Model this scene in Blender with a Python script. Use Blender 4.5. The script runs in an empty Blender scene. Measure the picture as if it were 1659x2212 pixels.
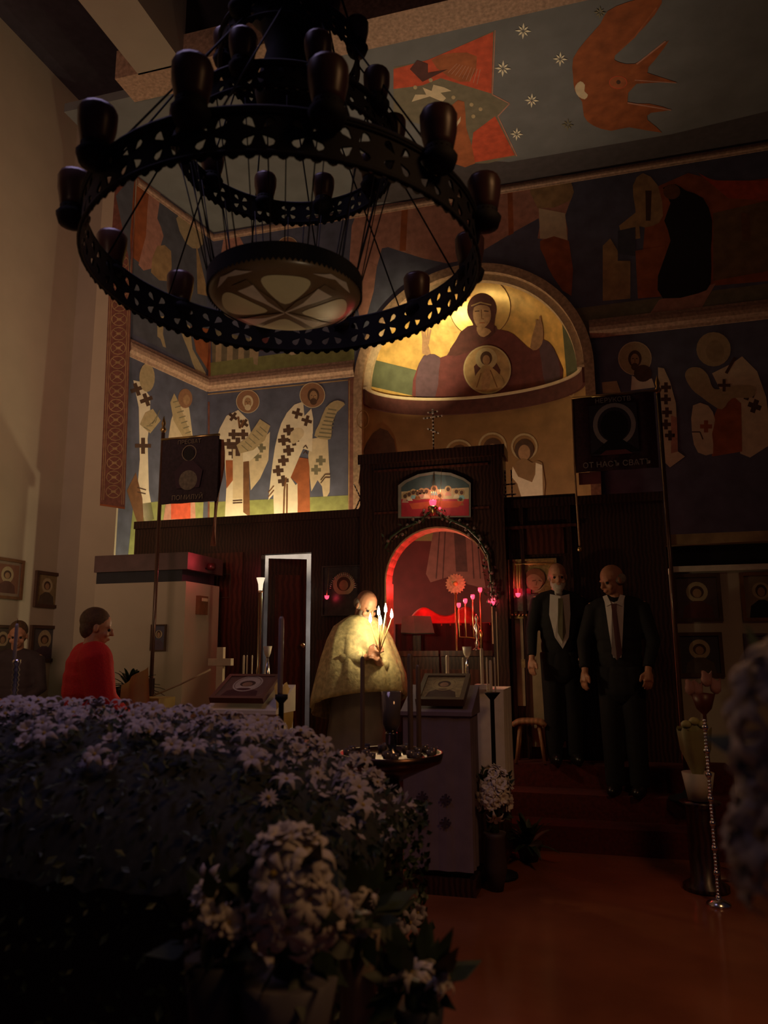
import bpy, bmesh, math, random
from mathutils import Vector, Matrix
random.seed(7)
R_ = math.radians
# ------------------------------------------------------------------ camera
W, H, F = 1659.0, 2212.0, 1640.0
CAM = Vector((0, 0, 1.5))
_y, _p, _r = R_(15.7), R_(10.3), R_(0.3)
_f = Vector((-math.sin(_y)*math.cos(_p), math.cos(_y)*math.cos(_p), math.sin(_p)))
_R = Vector((math.cos(_y), math.sin(_y), 0)); _U = _R.cross(_f)
_R2 = _R*math.cos(_r)-_U*math.sin(_r); _U2 = _U*math.cos(_r)+_R*math.sin(_r)
sc = bpy.context.scene
cd = bpy.data.cameras.new('camera'); cam = bpy.data.objects.new('camera', cd); sc.collection.objects.link(cam)
cd.sensor_fit = 'VERTICAL'; cd.sensor_height = 36.0; cd.lens = 36.0*F/H; cd.clip_start = .05
cd.dof.use_dof = True; cd.dof.focus_distance = 7.0; cd.dof.aperture_fstop = 2.7
_m = Matrix((_R2, _U2, -_f)).transposed().to_4x4(); _m.translation = CAM
cam.matrix_world = _m; sc.camera = cam
sc.view_settings.view_transform = 'Standard'; sc.view_settings.look = 'None'
sc.view_settings.exposure = 0.0; sc.view_settings.gamma = 1.0; sc.view_settings.use_curve_mapping = False
# ------------------------------------------------------------------ world and room light
wd = bpy.data.worlds.new('night'); sc.world = wd; wd.use_nodes = True
bg = wd.node_tree.nodes['Background']; bg.inputs[0].default_value = (.5, .38, .62, 1); bg.inputs[1].default_value = .012
def light(name, kind, loc, power, color, size=.1, aim=None, spot=60, blend=1.0, sy=None, spread=None):
    l = bpy.data.lights.new(name, kind); l.energy = power; l.color = color
    if kind == 'AREA':
        l.size = size
        if sy: l.shape = 'RECTANGLE'; l.size_y = sy
    else: l.shadow_soft_size = size
    if kind == 'SPOT': l.spot_size = R_(spot); l.spot_blend = blend
    if spread: l.spread = R_(spread)
    o = bpy.data.objects.new(name, l); sc.collection.objects.link(o); o.location = loc
    if aim is not None: o.rotation_euler = (Vector(aim)-Vector(loc)).to_track_quat('-Z', 'Y').to_euler()
    return o
WARM = (1, .72, .38)
light('nave_lamp_light', 'AREA', (-2.4, -.4, 3.4), 28, (1, .58, .38), 1.2, (-5.9, 5.2, 4.6), spread=75)
light('side_aisle_lamp_light', 'AREA', (-5.4, 3.6, 2.0), 3.2, (1, .8, .42), .5, (-5.85, 7.2, 1.8))
light('chancel_floor_lamp_light', 'AREA', (-3.9, 8.22, 2.5), 26, (1, .74, .38), 1.7, (-3.9, 8.72, 3.5), sy=.12)
light('chancel_corner_lamp_light', 'AREA', (-4.5, 7.7, 1.9), 9, (1, .85, .4), .35, (-5, 7.9, 2.8))
light('conch_lamp_light', 'SPOT', (-1.75, 7.35, 3.5), 420, (1, .76, .36), .04, (-2.1, 9.0, 5.3), 42, 1)
light('apse_fill_light', 'POINT', (-1.3, 8.0, 3.9), 1.8, (1, .62, .30), .15)
light('vault_spill_light', 'SPOT', (-1.2, 7.3, 3.5), 95, (1, .72, .46), .05, (-.95, 6.75, 7.2), 74, 1)  # second spot added for the conch lamp's spill onto the vault
light('rear_nave_light', 'AREA', (2.0, 1.6, 4.6), 10.0, (1, .50, .20), .8, (.2, 3.4, .0), spread=100)
light('overhead_fill_light', 'AREA', (-2.3, 2.6, 5.6), 4.2, (.72, .56, 1), 1.6, (-1.8, 3.0, 1.0), spread=70)  # unseen purple fill added above the bier flowers, no window there
light('bowl_fill_light', 'SPOT', (.35, 1.3, 1.0), 20, (1, .74, .45), .1, (-1.15, 2.75, 2.98), 17, .6)  # unseen spot added to brighten the chandelier bowl from below
# ------------------------------------------------------------------ helpers
def ray(x, y): return _f + _R2*((x-W/2)/F) - _U2*((y-H/2)/F)
def onY(x, y, Y): d = ray(x, y); return CAM + d*(Y/d.y)
def onX(x, y, X): d = ray(x, y); return CAM + d*(X/d.x)
def onZ(x, y, Z): d = ray(x, y); return CAM + d*((Z-1.5)/d.z)
def onP(x, y, p, n): d = ray(x, y); return CAM + d*((p-CAM).dot(n)/d.dot(n))
def link(o): sc.collection.objects.link(o); return o
def tag(o, label=None, cat=None, group=None, kind=None):
    if label: o['label'] = label
    if cat: o['category'] = cat
    if group: o['group'] = group
    if kind: o['kind'] = kind
    return o
def thing(name, loc, label, cat, group=None, rz=0):
    o = link(bpy.data.objects.new(name, None)); o.location = loc; o.rotation_euler = (0, 0, rz); o.empty_display_size = .1
    return tag(o, label, cat, group)
_mats = {}
def M(name, rgb, rough=.6, metal=0, var=.15, scale=12, bump=0, emit=0, trans=0, sheen=0, spec=None, wave=False):
    if name in _mats: return _mats[name]
    m = bpy.data.materials.new(name); m.use_nodes = True; nt = m.node_tree; b = nt.nodes['Principled BSDF']
    b.inputs['Roughness'].default_value = rough; b.inputs['Metallic'].default_value = metal
    if spec is not None: b.inputs['Specular IOR Level'].default_value = spec
    if trans: b.inputs['Transmission Weight'].default_value = trans
    tc = nt.nodes.new('ShaderNodeTexCoord')
    if wave:
        nz = nt.nodes.new('ShaderNodeTexWave'); nz.inputs['Scale'].default_value = scale; nz.inputs['Distortion'].default_value = 5; nz.inputs['Detail'].default_value = 3
        fac = nz.outputs['Fac']
    else:
        nz = nt.nodes.new('ShaderNodeTexNoise'); nz.inputs['Scale'].default_value = scale; nz.inputs['Detail'].default_value = 6
        fac = nz.outputs['Fac']
    nt.links.new(tc.outputs['Object'], nz.inputs['Vector'])
    cr = nt.nodes.new('ShaderNodeValToRGB'); e = cr.color_ramp.elements
    e[0].position = .3; e[1].position = .72
    e[0].color = (*[c*(1-var) for c in rgb], 1); e[1].color = (*[min(1, c*(1+var)) for c in rgb], 1)
    nt.links.new(fac, cr.inputs[0]); nt.links.new(cr.outputs[0], b.inputs['Base Color'])
    if bump:
        bm_ = nt.nodes.new('ShaderNodeBump'); bm_.inputs['Strength'].default_value = bump; bm_.inputs['Distance'].default_value = .02
        nt.links.new(fac, bm_.inputs['Height']); nt.links.new(bm_.outputs[0], b.inputs['Normal'])
    if emit:
        b.inputs['Emission Color'].default_value = (*rgb, 1); b.inputs['Emission Strength'].default_value = emit
    _mats[name] = m; return m
class MB:
    def __init__(s): s.v = []; s.f = []; s.mi = []; s.mats = []; s.sm = []
    def _m(s, m):
        if m not in s.mats: s.mats.append(m)
        return s.mats.index(m)
    def add(s, vs, fs, m, smooth=False):
        o = len(s.v); s.v += [Vector(v) for v in vs]; k = s._m(m)
        for f in fs: s.f.append([i+o for i in f]); s.mi.append(k); s.sm.append(smooth)
        return s
    def box(s, a, b, m, X=None):
        (x0, y0, z0), (x1, y1, z1) = a, b
        vs = [Vector(q) for q in ((x0,y0,z0),(x1,y0,z0),(x1,y1,z0),(x0,y1,z0),(x0,y0,z1),(x1,y0,z1),(x1,y1,z1),(x0,y1,z1))]
        if X: vs = [X @ v for v in vs]
        return s.add(vs, [(0,3,2,1),(4,5,6,7),(0,1,5,4),(1,2,6,5),(2,3,7,6),(3,0,4,7)], m)
    def tube(s, pts, rs, m, n=10, cap=True, smooth=True):
        pts = [Vector(p) for p in pts]
        if not hasattr(rs, '__len__'): rs = [rs]*len(pts)
        vs = []; fs = []; up = None
        for i, p in enumerate(pts):
            t = (pts[min(i+1, len(pts)-1)]-pts[max(i-1, 0)])
            t = t.normalized() if t.length > 1e-9 else Vector((0, 0, 1))
            if up is None: up = t.orthogonal().normalized()
            up = (up - t*up.dot(t)); up = up.normalized() if up.length > 1e-6 else t.orthogonal().normalized()
            w = t.cross(up)
            for k in range(n):
                a = 2*math.pi*k/n; vs.append(p+(up*math.cos(a)+w*math.sin(a))*rs[i])
        for i in range(len(pts)-1):
            for k in range(n):
                k2 = (k+1) % n; fs.append((i*n+k, i*n+k2, (i+1)*n+k2, (i+1)*n+k))
        if cap: fs.append(tuple(range(n-1, -1, -1))); fs.append(tuple(range((len(pts)-1)*n, len(pts)*n)))
        return s.add(vs, fs, m, smooth)
    def lathe(s, c, prof, m, n=24, smooth=True, close=True):
        c = Vector(c); vs = []; fs = []
        for (r, z) in prof:
            for k in range(n):
                a = 2*math.pi*k/n; vs.append(c+Vector((r*math.cos(a), r*math.sin(a), z)))
        for i in range(len(prof)-1):
            for k in range(n):
                k2 = (k+1) % n; fs.append((i*n+k, i*n+k2, (i+1)*n+k2, (i+1)*n+k))
        if close: fs.append(tuple(range(n-1, -1, -1))); fs.append(tuple(range((len(prof)-1)*n, len(prof)*n)))
        return s.add(vs, fs, m, smooth)
    def ball(s, c, r, m, n=12, sc3=(1, 1, 1)):
        c = Vector(c); vs = []; fs = []; k_ = n//2
        for i in range(1, k_):
            t = math.pi*i/k_
            for k in range(n):
                a = 2*math.pi*k/n
                vs.append(c+Vector((r*sc3[0]*math.sin(t)*math.cos(a), r*sc3[1]*math.sin(t)*math.sin(a), r*sc3[2]*math.cos(t))))
        top = len(vs); vs += [c+Vector((0, 0, r*sc3[2])), c-Vector((0, 0, r*sc3[2]))]
        for i in range(k_-2):
            for k in range(n):
                k2 = (k+1) % n; fs.append((i*n+k, (i+1)*n+k, (i+1)*n+k2, i*n+k2))
        for k in range(n):
            k2 = (k+1) % n; fs.append((top, k, k2)); fs.append((top+1, (k_-2)*n+k2, (k_-2)*n+k))
        return s.add(vs, fs, m, True)
    def slab(s, poly, d, m):
        """extrude a 3-D polygon by vector d"""
        n = len(poly); vs = [Vector(p) for p in poly]+[Vector(p)+Vector(d) for p in poly]
        fs = [tuple(range(n)), tuple(range(2*n-1, n-1, -1))]+[(i, (i+1) % n, n+(i+1) % n, n+i) for i in range(n)]
        return s.add(vs, fs, m)
    def build(s, name, parent=None, tri=False):
        me = bpy.data.meshes.new(name)
        off = parent.matrix_world.translation if parent else Vector()
        inv = None
        if parent:
            L = parent.location; rz = parent.rotation_euler.z
            chain = []; q = parent
            T = Matrix.Identity(4)
            while q is not None:
                T = Matrix.Translation(q.location) @ Matrix.Rotation(q.rotation_euler.z, 4, 'Z') @ T; q = q.parent
            inv = T.inverted()
            vs = [inv @ v for v in s.v]
        else: vs = s.v
        me.from_pydata([tuple(v) for v in vs], [], s.f)
        for m in s.mats: me.materials.append(m)
        for p, k, sm in zip(me.polygons, s.mi, s.sm): p.material_index = k; p.use_smooth = sm
        bm = bmesh.new(); bm.from_mesh(me); bmesh.ops.recalc_face_normals(bm, faces=bm.faces); bm.to_mesh(me); bm.free()
        o = link(bpy.data.objects.new(name, me)); o.parent = parent
        return o
def dup(o, parent=None):
    c = o.copy(); link(c); c.parent = parent
    for ch in list(o.children): dup(ch, c)
    return c
def text_mb(mb, s, origin, ux, uy, size, m, extr=.002):
    cu = bpy.data.curves.new('t', 'FONT'); cu.body = s; cu.size = size; cu.extrude = extr/2; cu.align_x = 'CENTER'; cu.resolution_u = 2
    ob = link(bpy.data.objects.new('t', cu)); dg = bpy.context.evaluated_depsgraph_get()
    me = bpy.data.meshes.new_from_object(ob.evaluated_get(dg))
    ux = Vector(ux); uy = Vector(uy); uz = ux.cross(uy)
    mb.add([Vector(origin)+ux*v.co.x+uy*v.co.y+uz*v.co.z for v in me.vertices], [tuple(p.vertices) for p in me.polygons], m)
    bpy.data.objects.remove(ob); bpy.data.meshes.remove(me); bpy.data.curves.remove(cu)
# ------------------------------------------------------------------ painting on the plaster
def smooth_poly(pts, k=3):
    n = len(pts); out = []
    for i in range(n):
        p0, p1, p2, p3 = [pts[(i+j-1) % n] for j in range(4)]
        for j in range(k):
            t = j/k
            out.append(tuple(.5*((2*p1[a])+(-p0[a]+p2[a])*t+(2*p0[a]-5*p1[a]+4*p2[a]-p3[a])*t*t+(-p0[a]+3*p1[a]-3*p2[a]+p3[a])*t**3) for a in (0, 1)))
    return out
class Paint:
    """flat pigment shapes laid on a wall surface; surf(x, y) gives point and outward normal"""
    def __init__(s, surf, step=.00022, fine=None, tr=(0, 0, 1)):
        s.mb = MB(); s.surf = surf; s.k = 1; s.step = step; s.fine = fine; s.tr = tr
    def poly(s, pts, m, smooth=0, same=False):
        ox, oy, sc_ = s.tr; pts = [(ox+x/sc_, oy+y/sc_) for x, y in pts]
        if smooth: pts = smooth_poly(pts, smooth)
        if not same: s.k += 1
        bm = bmesh.new(); vs = [bm.verts.new((x, -y, 0)) for x, y in pts]
        es = [bm.edges.new((vs[i], vs[(i+1) % len(vs)])) for i in range(len(vs))]
        bmesh.ops.triangle_fill(bm, edges=es, use_beauty=True)
        if s.fine:
            for _ in range(6):
                L = [e for e in bm.edges if e.calc_length() > s.fine]
                if not L: break
                bmesh.ops.subdivide_edges(bm, edges=L, cuts=1, use_grid_fill=False)
                bmesh.ops.triangulate(bm, faces=bm.faces[:])
        bm.verts.index_update(); out = []
        for v in bm.verts:
            p, n = s.surf(v.co.x, -v.co.y); out.append(p+n*(s.step*s.k+(.0025 if s.fine and s.fine > 1 else .0006)))
        s.mb.add(out, [tuple(v.index for v in f.verts) for f in bm.faces], m, bool(s.fine)); bm.free(); return s
    def circ(s, cx, cy, rx, m, ry=None, n=20, a0=0, a1=360, same=False):
        ry = ry or rx
        pts = [(cx+rx*math.cos(R_(a0+(a1-a0)*i/n)), cy+ry*math.sin(R_(a0+(a1-a0)*i/n))) for i in range(n)]
        return s.poly(pts, m, same=same)
    def ring(s, cx, cy, r, w, m, ry=None, n=24):
        ry = ry or r; s.k += 1
        for i in range(n):
            a, b = 2*math.pi*i/n, 2*math.pi*(i+1)/n
            s.poly([(cx+r*math.cos(a), cy+ry*math.sin(a)), (cx+r*math.cos(b), cy+ry*math.sin(b)),
                    (cx+(r-w)*math.cos(b), cy+(ry-w)*math.sin(b)), (cx+(r-w)*math.cos(a), cy+(ry-w)*math.sin(a))], m, same=True)
        return s
    def line(s, pts, w, m, same=False):
        if not same: s.k += 1
        for (x0, y0), (x1, y1) in zip(pts, pts[1:]):
            d = math.hypot(x1-x0, y1-y0) or 1; nx, ny = -(y1-y0)/d*w/2, (x1-x0)/d*w/2
            s.poly([(x0+nx, y0+ny), (x1+nx, y1+ny), (x1-nx, y1-ny), (x0-nx, y0-ny)], m, same=True)
        return s
    def plus(s, cx, cy, r, m, ang=0, w=.3, same=True):
        a = R_(ang); c, d = math.cos(a), math.sin(a); q = r*w
        P = [(-q,-r),(q,-r),(q,-q),(r,-q),(r,q),(q,q),(q,r),(-q,r),(-q,q),(-r,q),(-r,-q),(-q,-q)]
        return s.poly([(cx+x*c-y*d, cy+x*d+y*c) for x, y in P], m, same=same)
    def build(s, name, parent, label=None):
        o = s.mb.build(name, parent)
        if label: o['label'] = label
        return o
# ------------------------------------------------------------------ materials
plaster = M('cream plaster', (.52, .44, .34), .85, 0, .05, 3, bump=.05)
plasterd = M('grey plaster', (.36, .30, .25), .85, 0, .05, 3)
ceilm = M('dark ceiling paint', (.05, .04, .06), .9)
blue = M('fresco blue', (.115, .125, .20), .75, 0, .25, 5)
bluec = M('vault blue', (.17, .18, .20), .8, 0, .12, 4)
brick = M('fresco red border', (.22, .085, .065), .75, 0, .25, 18)
ochre = M('fresco ochre', (.45, .30, .15), .75, 0, .25, 9)
bandm = M('ornament band', (.42, .27, .20), .75, 0, .3, 30)
cream = M('fresco cream', (.72, .60, .42), .75, 0, .1, 14)
starw = M('gilded star white', (.95, .90, .72), .5, 0, .03, 14)
white = M('fresco white', (.86, .77, .62), .75, 0, .08, 14)
brown = M('fresco brown', (.20, .09, .04), .75, 0, .2, 14)
umber = M('fresco umber', (.09, .045, .03), .75, 0, .2, 14)
skin = M('fresco skin', (.42, .25, .14), .7, 0, .2, 20)
halo = M('fresco halo', (.33, .17, .10), .7, 0, .12, 20)
haloy = M('fresco yellow halo', (.50, .40, .24), .7, 0, .12, 20)
green = M('fresco green ground', (.30, .33, .12), .75, 0, .2, 10)
red = M('fresco red', (.60, .09, .04), .75, 0, .2, 12)
rust = M('fresco rust', (.40, .12, .045), .75, 0, .25, 8)
pink = M('fresco pink', (.52, .26, .20), .75, 0, .2, 12)
purple = M('fresco purple', (.14, .035, .04), .75, 0, .25, 10)
maroon = M('fresco maroon', (.10, .03, .03), .75, 0, .25, 12)
olive = M('fresco olive', (.22, .20, .13), .75, 0, .2, 10)
black = M('fresco black', (.012, .010, .012), .8)
gold = M('gold leaf', (.78, .52, .17), .42, .3, .28, 7, bump=.25)
golds = M('gold leaf halo', (.85, .60, .22), .35, .6, .15, 9, bump=.1)
wood = M('dark stained wood', (.045, .018, .012), .32, 0, .35, 9, wave=True)
woodp = M('red brown wood panel', (.085, .025, .016), .28, 0, .3, 6, wave=True)
iron = M('blackened iron', (.006, .006, .009), .75, .1, .2, 20)
brass = M('brass', (.60, .42, .18), .28, .95, .1, 20)
silver = M('silver', (.72, .70, .68), .2, 1, .08, 20)
wax = M('ivory wax', (.78, .66, .48), .5, 0, .05, 20)
satin = M('white satin cloth', (.88, .82, .70), .45, 0, .05, 20)
floorm = M('polished red wood floor', (.26, .085, .035), .16, 0, .25, 1.5)
# ------------------------------------------------------------------ the setting
def S(mb, name, parent=None):
    o = mb.build(name, parent)
    if parent is None: o['kind'] = 'structure'
    return o
YB, YP, ZC = 8.6, 7.2, 7.15                       # back wall, pier face, chancel ceiling
XC, RA, ZS, DA = -1.35, 1.34, 4.70, .80           # apse centre, radius, springing, depth
PL, YE = .55, 6.2                                 # platform height and front edge
S(MB().box((-6.0, -2.5, -.1), (4.0, 9.8, 0), floorm), 'floor')
S(MB().box((-6.0, -1, 0), (-5.85, 9, 8.4), plaster), 'wall_left')
MBc = MB().box((-6.0, -1, 8.2), (4.0, 9.8, 8.3), ceilm); S(MBc, 'ceiling')
# chancel ceiling (stars), its soffit beams
S(MB().box((-5.2, 6.0, ZC+.0), (2.3, 9.5, ZC+.1), bluec), 'ceiling.001')
b = MB().box((onZ(268, 190, ZC).x, 5.72, ZC-.02), (2.6, 6.06, ZC+.30), bandm); S(b, 'trim_1')
b = MB().box((-4.12, .5, ZC-.02), (-3.62, 5.74, ZC+1.1), plasterd); S(b, 'trim_2')
b = MB().box((-5.85, 7.0, ZC-.1), (-5.12, 7.5, ZC+1.05), plasterd); S(b, 'trim_3')
# back wall with arch
b = MB()
N = 64
arc = [(XC+RA*math.cos(math.pi*i/N), ZS+RA*math.sin(math.pi*i/N)) for i in range(N+1)]
def wallstrip(poly): b.slab([(x, YB, z) for x, z in poly], (0, .12, 0), blue)
wallstrip([(-5.0, 0), (XC-RA, 0), (XC-RA, ZC+.05), (-5.0, ZC+.05)])
wallstrip([(XC+RA, 0), (2.3, 0), (2.3, ZC+.05), (XC+RA, ZC+.05)])
for (x0, z0), (x1, z1) in zip(arc, arc[1:]): wallstrip([(x0, z0), (x0, ZC+.05), (x1, ZC+.05), (x1, z1)])
wall_back = S(b, 'wall_back')
# chancel side walls
PA, PB = Vector((-5.10, YP, 0)), Vector((-4.83, YB, 0)); dL = (PB-PA).normalized(); nL = Vector((dL.y, -dL.x, 0))
b = MB().slab([PA, PB+dL*.1, PB+dL*.1+Vector((0, 0, ZC+.05)), PA+Vector((0, 0, ZC+.05))], nL*-.12, blue); wall_side = S(b, 'wall_chancel_left')
b = MB().slab([(2.15, 6.0, 0), (2.15, 9, 0), (2.15, 9, ZC+.05), (2.15, 6.0, ZC+.05)], (.12, 0, 0), M('dark right wall', (.10, .05, .03), .8)); S(b, 'wall_right')
# pier with painted face
b = MB().box((-5.85, YP, 0), (-5.22-.30, YP+.3, 7.2), plasterd); b.box((-5.55, YP-.03, 0), (-5.10, YP+.35, 7.2), plaster)
pier = S(b, 'wall_pier')
# apse: lower half cylinder, ledge and conch
apm = M('apse brown plaster', (.30, .17, .07), .55, 0, .2, 5)
b = MB(); vs = []; fs = []
for j, z in enumerate((0, 1.2, 2.85, 3.6, ZS)):
    for i in range(N+1):
        a = math.pi*i/N; vs.append((XC+RA*math.cos(a), YB+DA*math.sin(a), z))
for j in range(4):
    fs = [(j*(N+1)+i, j*(N+1)+i+1, (j+1)*(N+1)+i+1, (j+1)*(N+1)+i) for i in range(N)]; b.add(vs, fs, apm if j > 1 else M('apse lower red gloom', (.12, .012, .014), .8, 0, .2, 6), True)  # lower rows coloured wine red in place of dim red lamp light
apse_wall = S(b, 'wall_apse')
b = MB(); vs = []; fs = []; K = 36
for j in range(K+1):
    t = math.pi/2*j/K
    for i in range(N+1):
        a = math.pi*i/N; vs.append((XC+RA*math.cos(a)*math.cos(t), YB+DA*math.sin(a)*math.cos(t), ZS+RA*math.sin(t)))
for j in range(K):
    for i in range(N): fs.append((j*(N+1)+i, j*(N+1)+i+1, (j+1)*(N+1)+i+1, (j+1)*(N+1)+i))
b.add(vs, fs, gold, True); conch = S(b, 'ceiling_apse')
def arcband(r0, r1, y0, y1, m, name, parent=None, legs=0, z0=0):
    b = MB(); pts = [(math.cos(math.pi*i/40), math.sin(math.pi*i/40)) for i in range(41)]
    for (c0, s0), (c1, s1) in zip(pts, pts[1:]):
        q = [(XC+r0*c0, y0, ZS+r0*s0), (XC+r1*c0, y0, ZS+r1*s0), (XC+r1*c1, y0, ZS+r1*s1), (XC+r0*c1, y0, ZS+r0*s1)]
        b.slab(q, (0, y1-y0, 0), m)
    if legs:
        for s in (-1, 1): b.box((XC+s*r0 if s > 0 else XC-r1, y0, z0), (XC+r1 if s > 0 else XC-r0, y1, ZS), m)
    return b.build(name, parent) if parent else S(b, name)
arcband(RA-.01, RA+.10, YB-.05, YB+.02, M('arch ochre moulding', (.45, .30, .20), .7, 0, .3, 25), 'trim_4', None, 1, 2.0)
arcband(RA-.09, RA-.0, YB+.02, YB+.10, M('arch pale soffit', (.60, .47, .32), .6, 0, .2, 25), 'trim_5')
b = MB(); prev = None                              # curved ledge under the conch
for i in range(N):
    q = []
    for k in (i, i+1):
        a = math.pi*k/N; q.append((XC+(RA)*math.cos(a), YB+DA*math.sin(a))); q.append((XC+(RA-.06)*math.cos(a), YB+(DA-.06)*math.sin(a)))
    (ax, ay), (bx, by), (cx, cy), (dx, dy) = q
    b.slab([(ax, ay, ZS-.012), (bx, by, ZS-.012), (dx, dy, ZS-.012), (cx, cy, ZS-.012)], (0, 0, .03), cream)
    b.slab([(ax, ay, ZS-.2), (bx+(ax-bx)*.4, by+(ay-by)*.4, ZS-.2), (dx+(cx-dx)*.4, dy+(cy-dy)*.4, ZS-.2), (cx, cy, ZS-.2)], (0, 0, .185), maroon)
S(b, 'trim_6')
# surfaces to paint on
nY = Vector((0, -1, 0))
sB = lambda x, y: (onY(x, y, YB), nY)
sL = lambda x, y: (onP(x, y, PA, nL), nL)
sPier = lambda x, y: (onY(x, y, YP-.03), nY)
sC = lambda x, y: (onZ(x, y, ZC), Vector((0, 0, -1)))
def sConch(x, y):
    d = ray(x, y); c = Vector((XC, YB, ZS)); o = CAM-c; sc3 = (RA, DA, RA)
    a = sum((d[i]/sc3[i])**2 for i in range(3)); bb = sum(2*o[i]*d[i]/sc3[i]**2 for i in range(3)); cc = sum((o[i]/sc3[i])**2 for i in range(3))-1
    D = bb*bb-4*a*cc
    if D < 0: D = 0
    p = CAM+d*((-bb+math.sqrt(D))/(2*a))
    if p.y < YB+.01: p = onY(x, y, YB+.01)
    q = p-c; n = -Vector((q.x/RA**2, q.y/DA**2, q.z/RA**2)).normalized(); return p, n
def sApse(x, y):
    d = ray(x, y); ox, oy = CAM.x-XC, CAM.y-YB
    a = (d.x/RA)**2+(d.y/DA)**2; bb = 2*(ox*d.x/RA**2+oy*d.y/DA**2); cc = (ox/RA)**2+(oy/DA)**2-1
    D = max(0, bb*bb-4*a*cc); p = CAM+d*((-bb+math.sqrt(D))/(2*a))
    return p, -Vector(((p.x-XC)/RA**2, (p.y-YB)/DA**2, 0)).normalized()
# --- cornices between the fresco registers (half-round plaster bands)
def cornice(a, b_, h, name, m=bandm, out=.06, n=None):
    a, b_ = Vector(a), Vector(b_); n = n or nY; mb = MB(); d = b_-a; z = Vector((0, 0, 1))
    prof = [(.0, -h/2), (out*.35, -h/2), (out*.5, -h*.36), (out, -h*.2), (out*1.1, 0), (out, h*.2), (out*.5, h*.36), (out*.35, h/2), (0, h/2)]
    vs = [p+n*q[0]+z*q[1] for p in (a, b_) for q in prof]; k = len(prof)
    mb.add(vs, [(i, (i+1) % k, k+(i+1) % k, k+i) for i in range(k)]+[tuple(range(k)), tuple(range(2*k-1, k-1, -1))], m, False)
    return S(mb, name)
zc1 = 4.97
cornice((-4.83, YB, zc1), (XC-RA-.10, YB, zc1), .21, 'trim_7')
cornice(PA+Vector((0, 0, zc1)), PB+Vector((0, 0, zc1)), .21, 'trim_8', n=nL)
cornice((XC+RA+.07, YB, 5.13), (2.15, YB, 5.13), .22, 'trim_9')
cornice((-4.83, YB, 7.08), (2.15, YB, 7.08), .10, 'trim_10', out=.03)
cornice(PA+Vector((0, 0, 7.08)), PB+Vector((0, 0, 7.08)), .10, 'trim_11', n=nL, out=.03)
# platform (three steps), low front
b = MB()
for k in range(3): b.box((-4.9, YE+.28*k, 0 if k == 0 else PL/3*k-.01), (.95, 9.3, PL/3*(k+1)), M('dark red carpet', (.10, .012, .009), .95, 0, .3, 40))
S(b, 'floor.001')
# ------------------------------------------------------------------ frescoes
def halo_head(p, cx, cy, r, hm=halo, face=skin, hair=umber, beard=umber, tilt=0, fs=.36):
    p.circ(cx, cy, r, hm); p.ring(cx, cy, r, r*.05, cream)
    p.circ(cx+tilt*r, cy+r*.02, r*(fs+.1), hair, r*(fs+.2)); p.circ(cx+tilt*r*1.1, cy+r*.10, r*fs*.85, face, r*fs*1.25)
    if beard: p.circ(cx+tilt*r*1.15, cy+r*.50, r*fs*.75, beard, r*fs*.75)
    p.k += 1
    for s in (-1, 1):
        p.circ(cx+tilt*r*1.1+s*r*fs*.38, cy+r*.02, r*.06, umber, r*.035, 8, same=True)
    p.line([(cx+tilt*r*1.1, cy+r*.02), (cx+tilt*r*1.15, cy+r*.25)], r*.05, brown, same=True)
def crosses(p, pts, r, m=umber, ang=0):
    p.k += 1
    for x, y in pts: p.plus(x, y, r, m, ang)
def inside(x, y, poly):
    c = False; n = len(poly)
    for i in range(n):
        (x0, y0), (x1, y1) = poly[i], poly[i-1]
        if (y0 > y) != (y1 > y) and x < (x1-x0)*(y-y0)/(y1-y0+1e-9)+x0: c = not c
    return c
def checker(p, poly, step, m, ang=-6):
    p.k += 1; xs = [q[0] for q in poly]; ys = [q[1] for q in poly]; y = min(ys)+step*.5; j = 0; r = step*.52
    while y < max(ys):
        x = min(xs)+step*.5*(j % 2)
        while x < max(xs):
            if all(inside(x+a*r*.9, y+c*r*.9, poly) for a, c in ((1, 0), (-1, 0), (0, 1), (0, -1))): p.plus(x, y, r, m, ang, .37)
            x += step
        y += step*.98; j += 1
# lower register, left of the arch: ground, border, two bishops
p = Paint(sB)
p.poly([(449, 1085), (752, 1070), (752, 1128), (449, 1140)], green)
p.poly([(449, 868), (453, 868), (453, 1140), (449, 1140)], brick)
p.poly([(752, 818), (772, 812), (770, 1140), (752, 1140)], brick); p.line([(755, 822), (753, 1140)], 2, ochre); p.line([(449, 852), (752, 821)], 2.5, ochre)
p.build('fresco_border', wall_back, 'red painted border and green ground of the bishops fresco')
p = Paint(sB, tr=(560, 820, 7.37))
cl = [(700,350),(560,400),(440,530),(350,700),(300,860),(250,1080),(210,1350),(180,1600),(145,1920),(225,1830),(235,2150),(610,2140),(620,1640),(580,1680),(500,1560),(640,1230),(700,1100),(840,1150),(860,620),(830,460),(720,580)]
p.poly([(840,940),(1090,900),(1110,1300),(1130,1560),(1120,1790),(1030,1960),(1000,1700),(930,1600),(830,1780),(790,1400),(780,1200)], cream)
checker(p, [(840,940),(1060,920),(1050,1400),(900,1640),(830,1700)], 150, olive, 0)
p.poly([(640,1240),(780,1260),(800,1400),(810,2140),(610,2140),(600,1650),(500,1560)], rust)
p.poly(cl, white)
checker(p, [(430,560),(690,600),(680,1100),(480,1560),(400,1900),(240,1900),(220,1400),(310,880)], 165, umber, -6)
p.poly([(640,1240),(780,1260),(800,1400),(800,2140),(615,2140),(610,1650),(500,1560)], rust)
p.poly([(560,400),(700,350),(720,600),(830,460),(860,620),(855,860),(700,900),(560,760),(500,640)], white)
crosses(p, [(607,540), (757,655)], 85, umber, 15)
p.poly([(500,860),(600,770),(700,800),(700,900),(560,1020),(500,980)], cream, 3)
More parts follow.
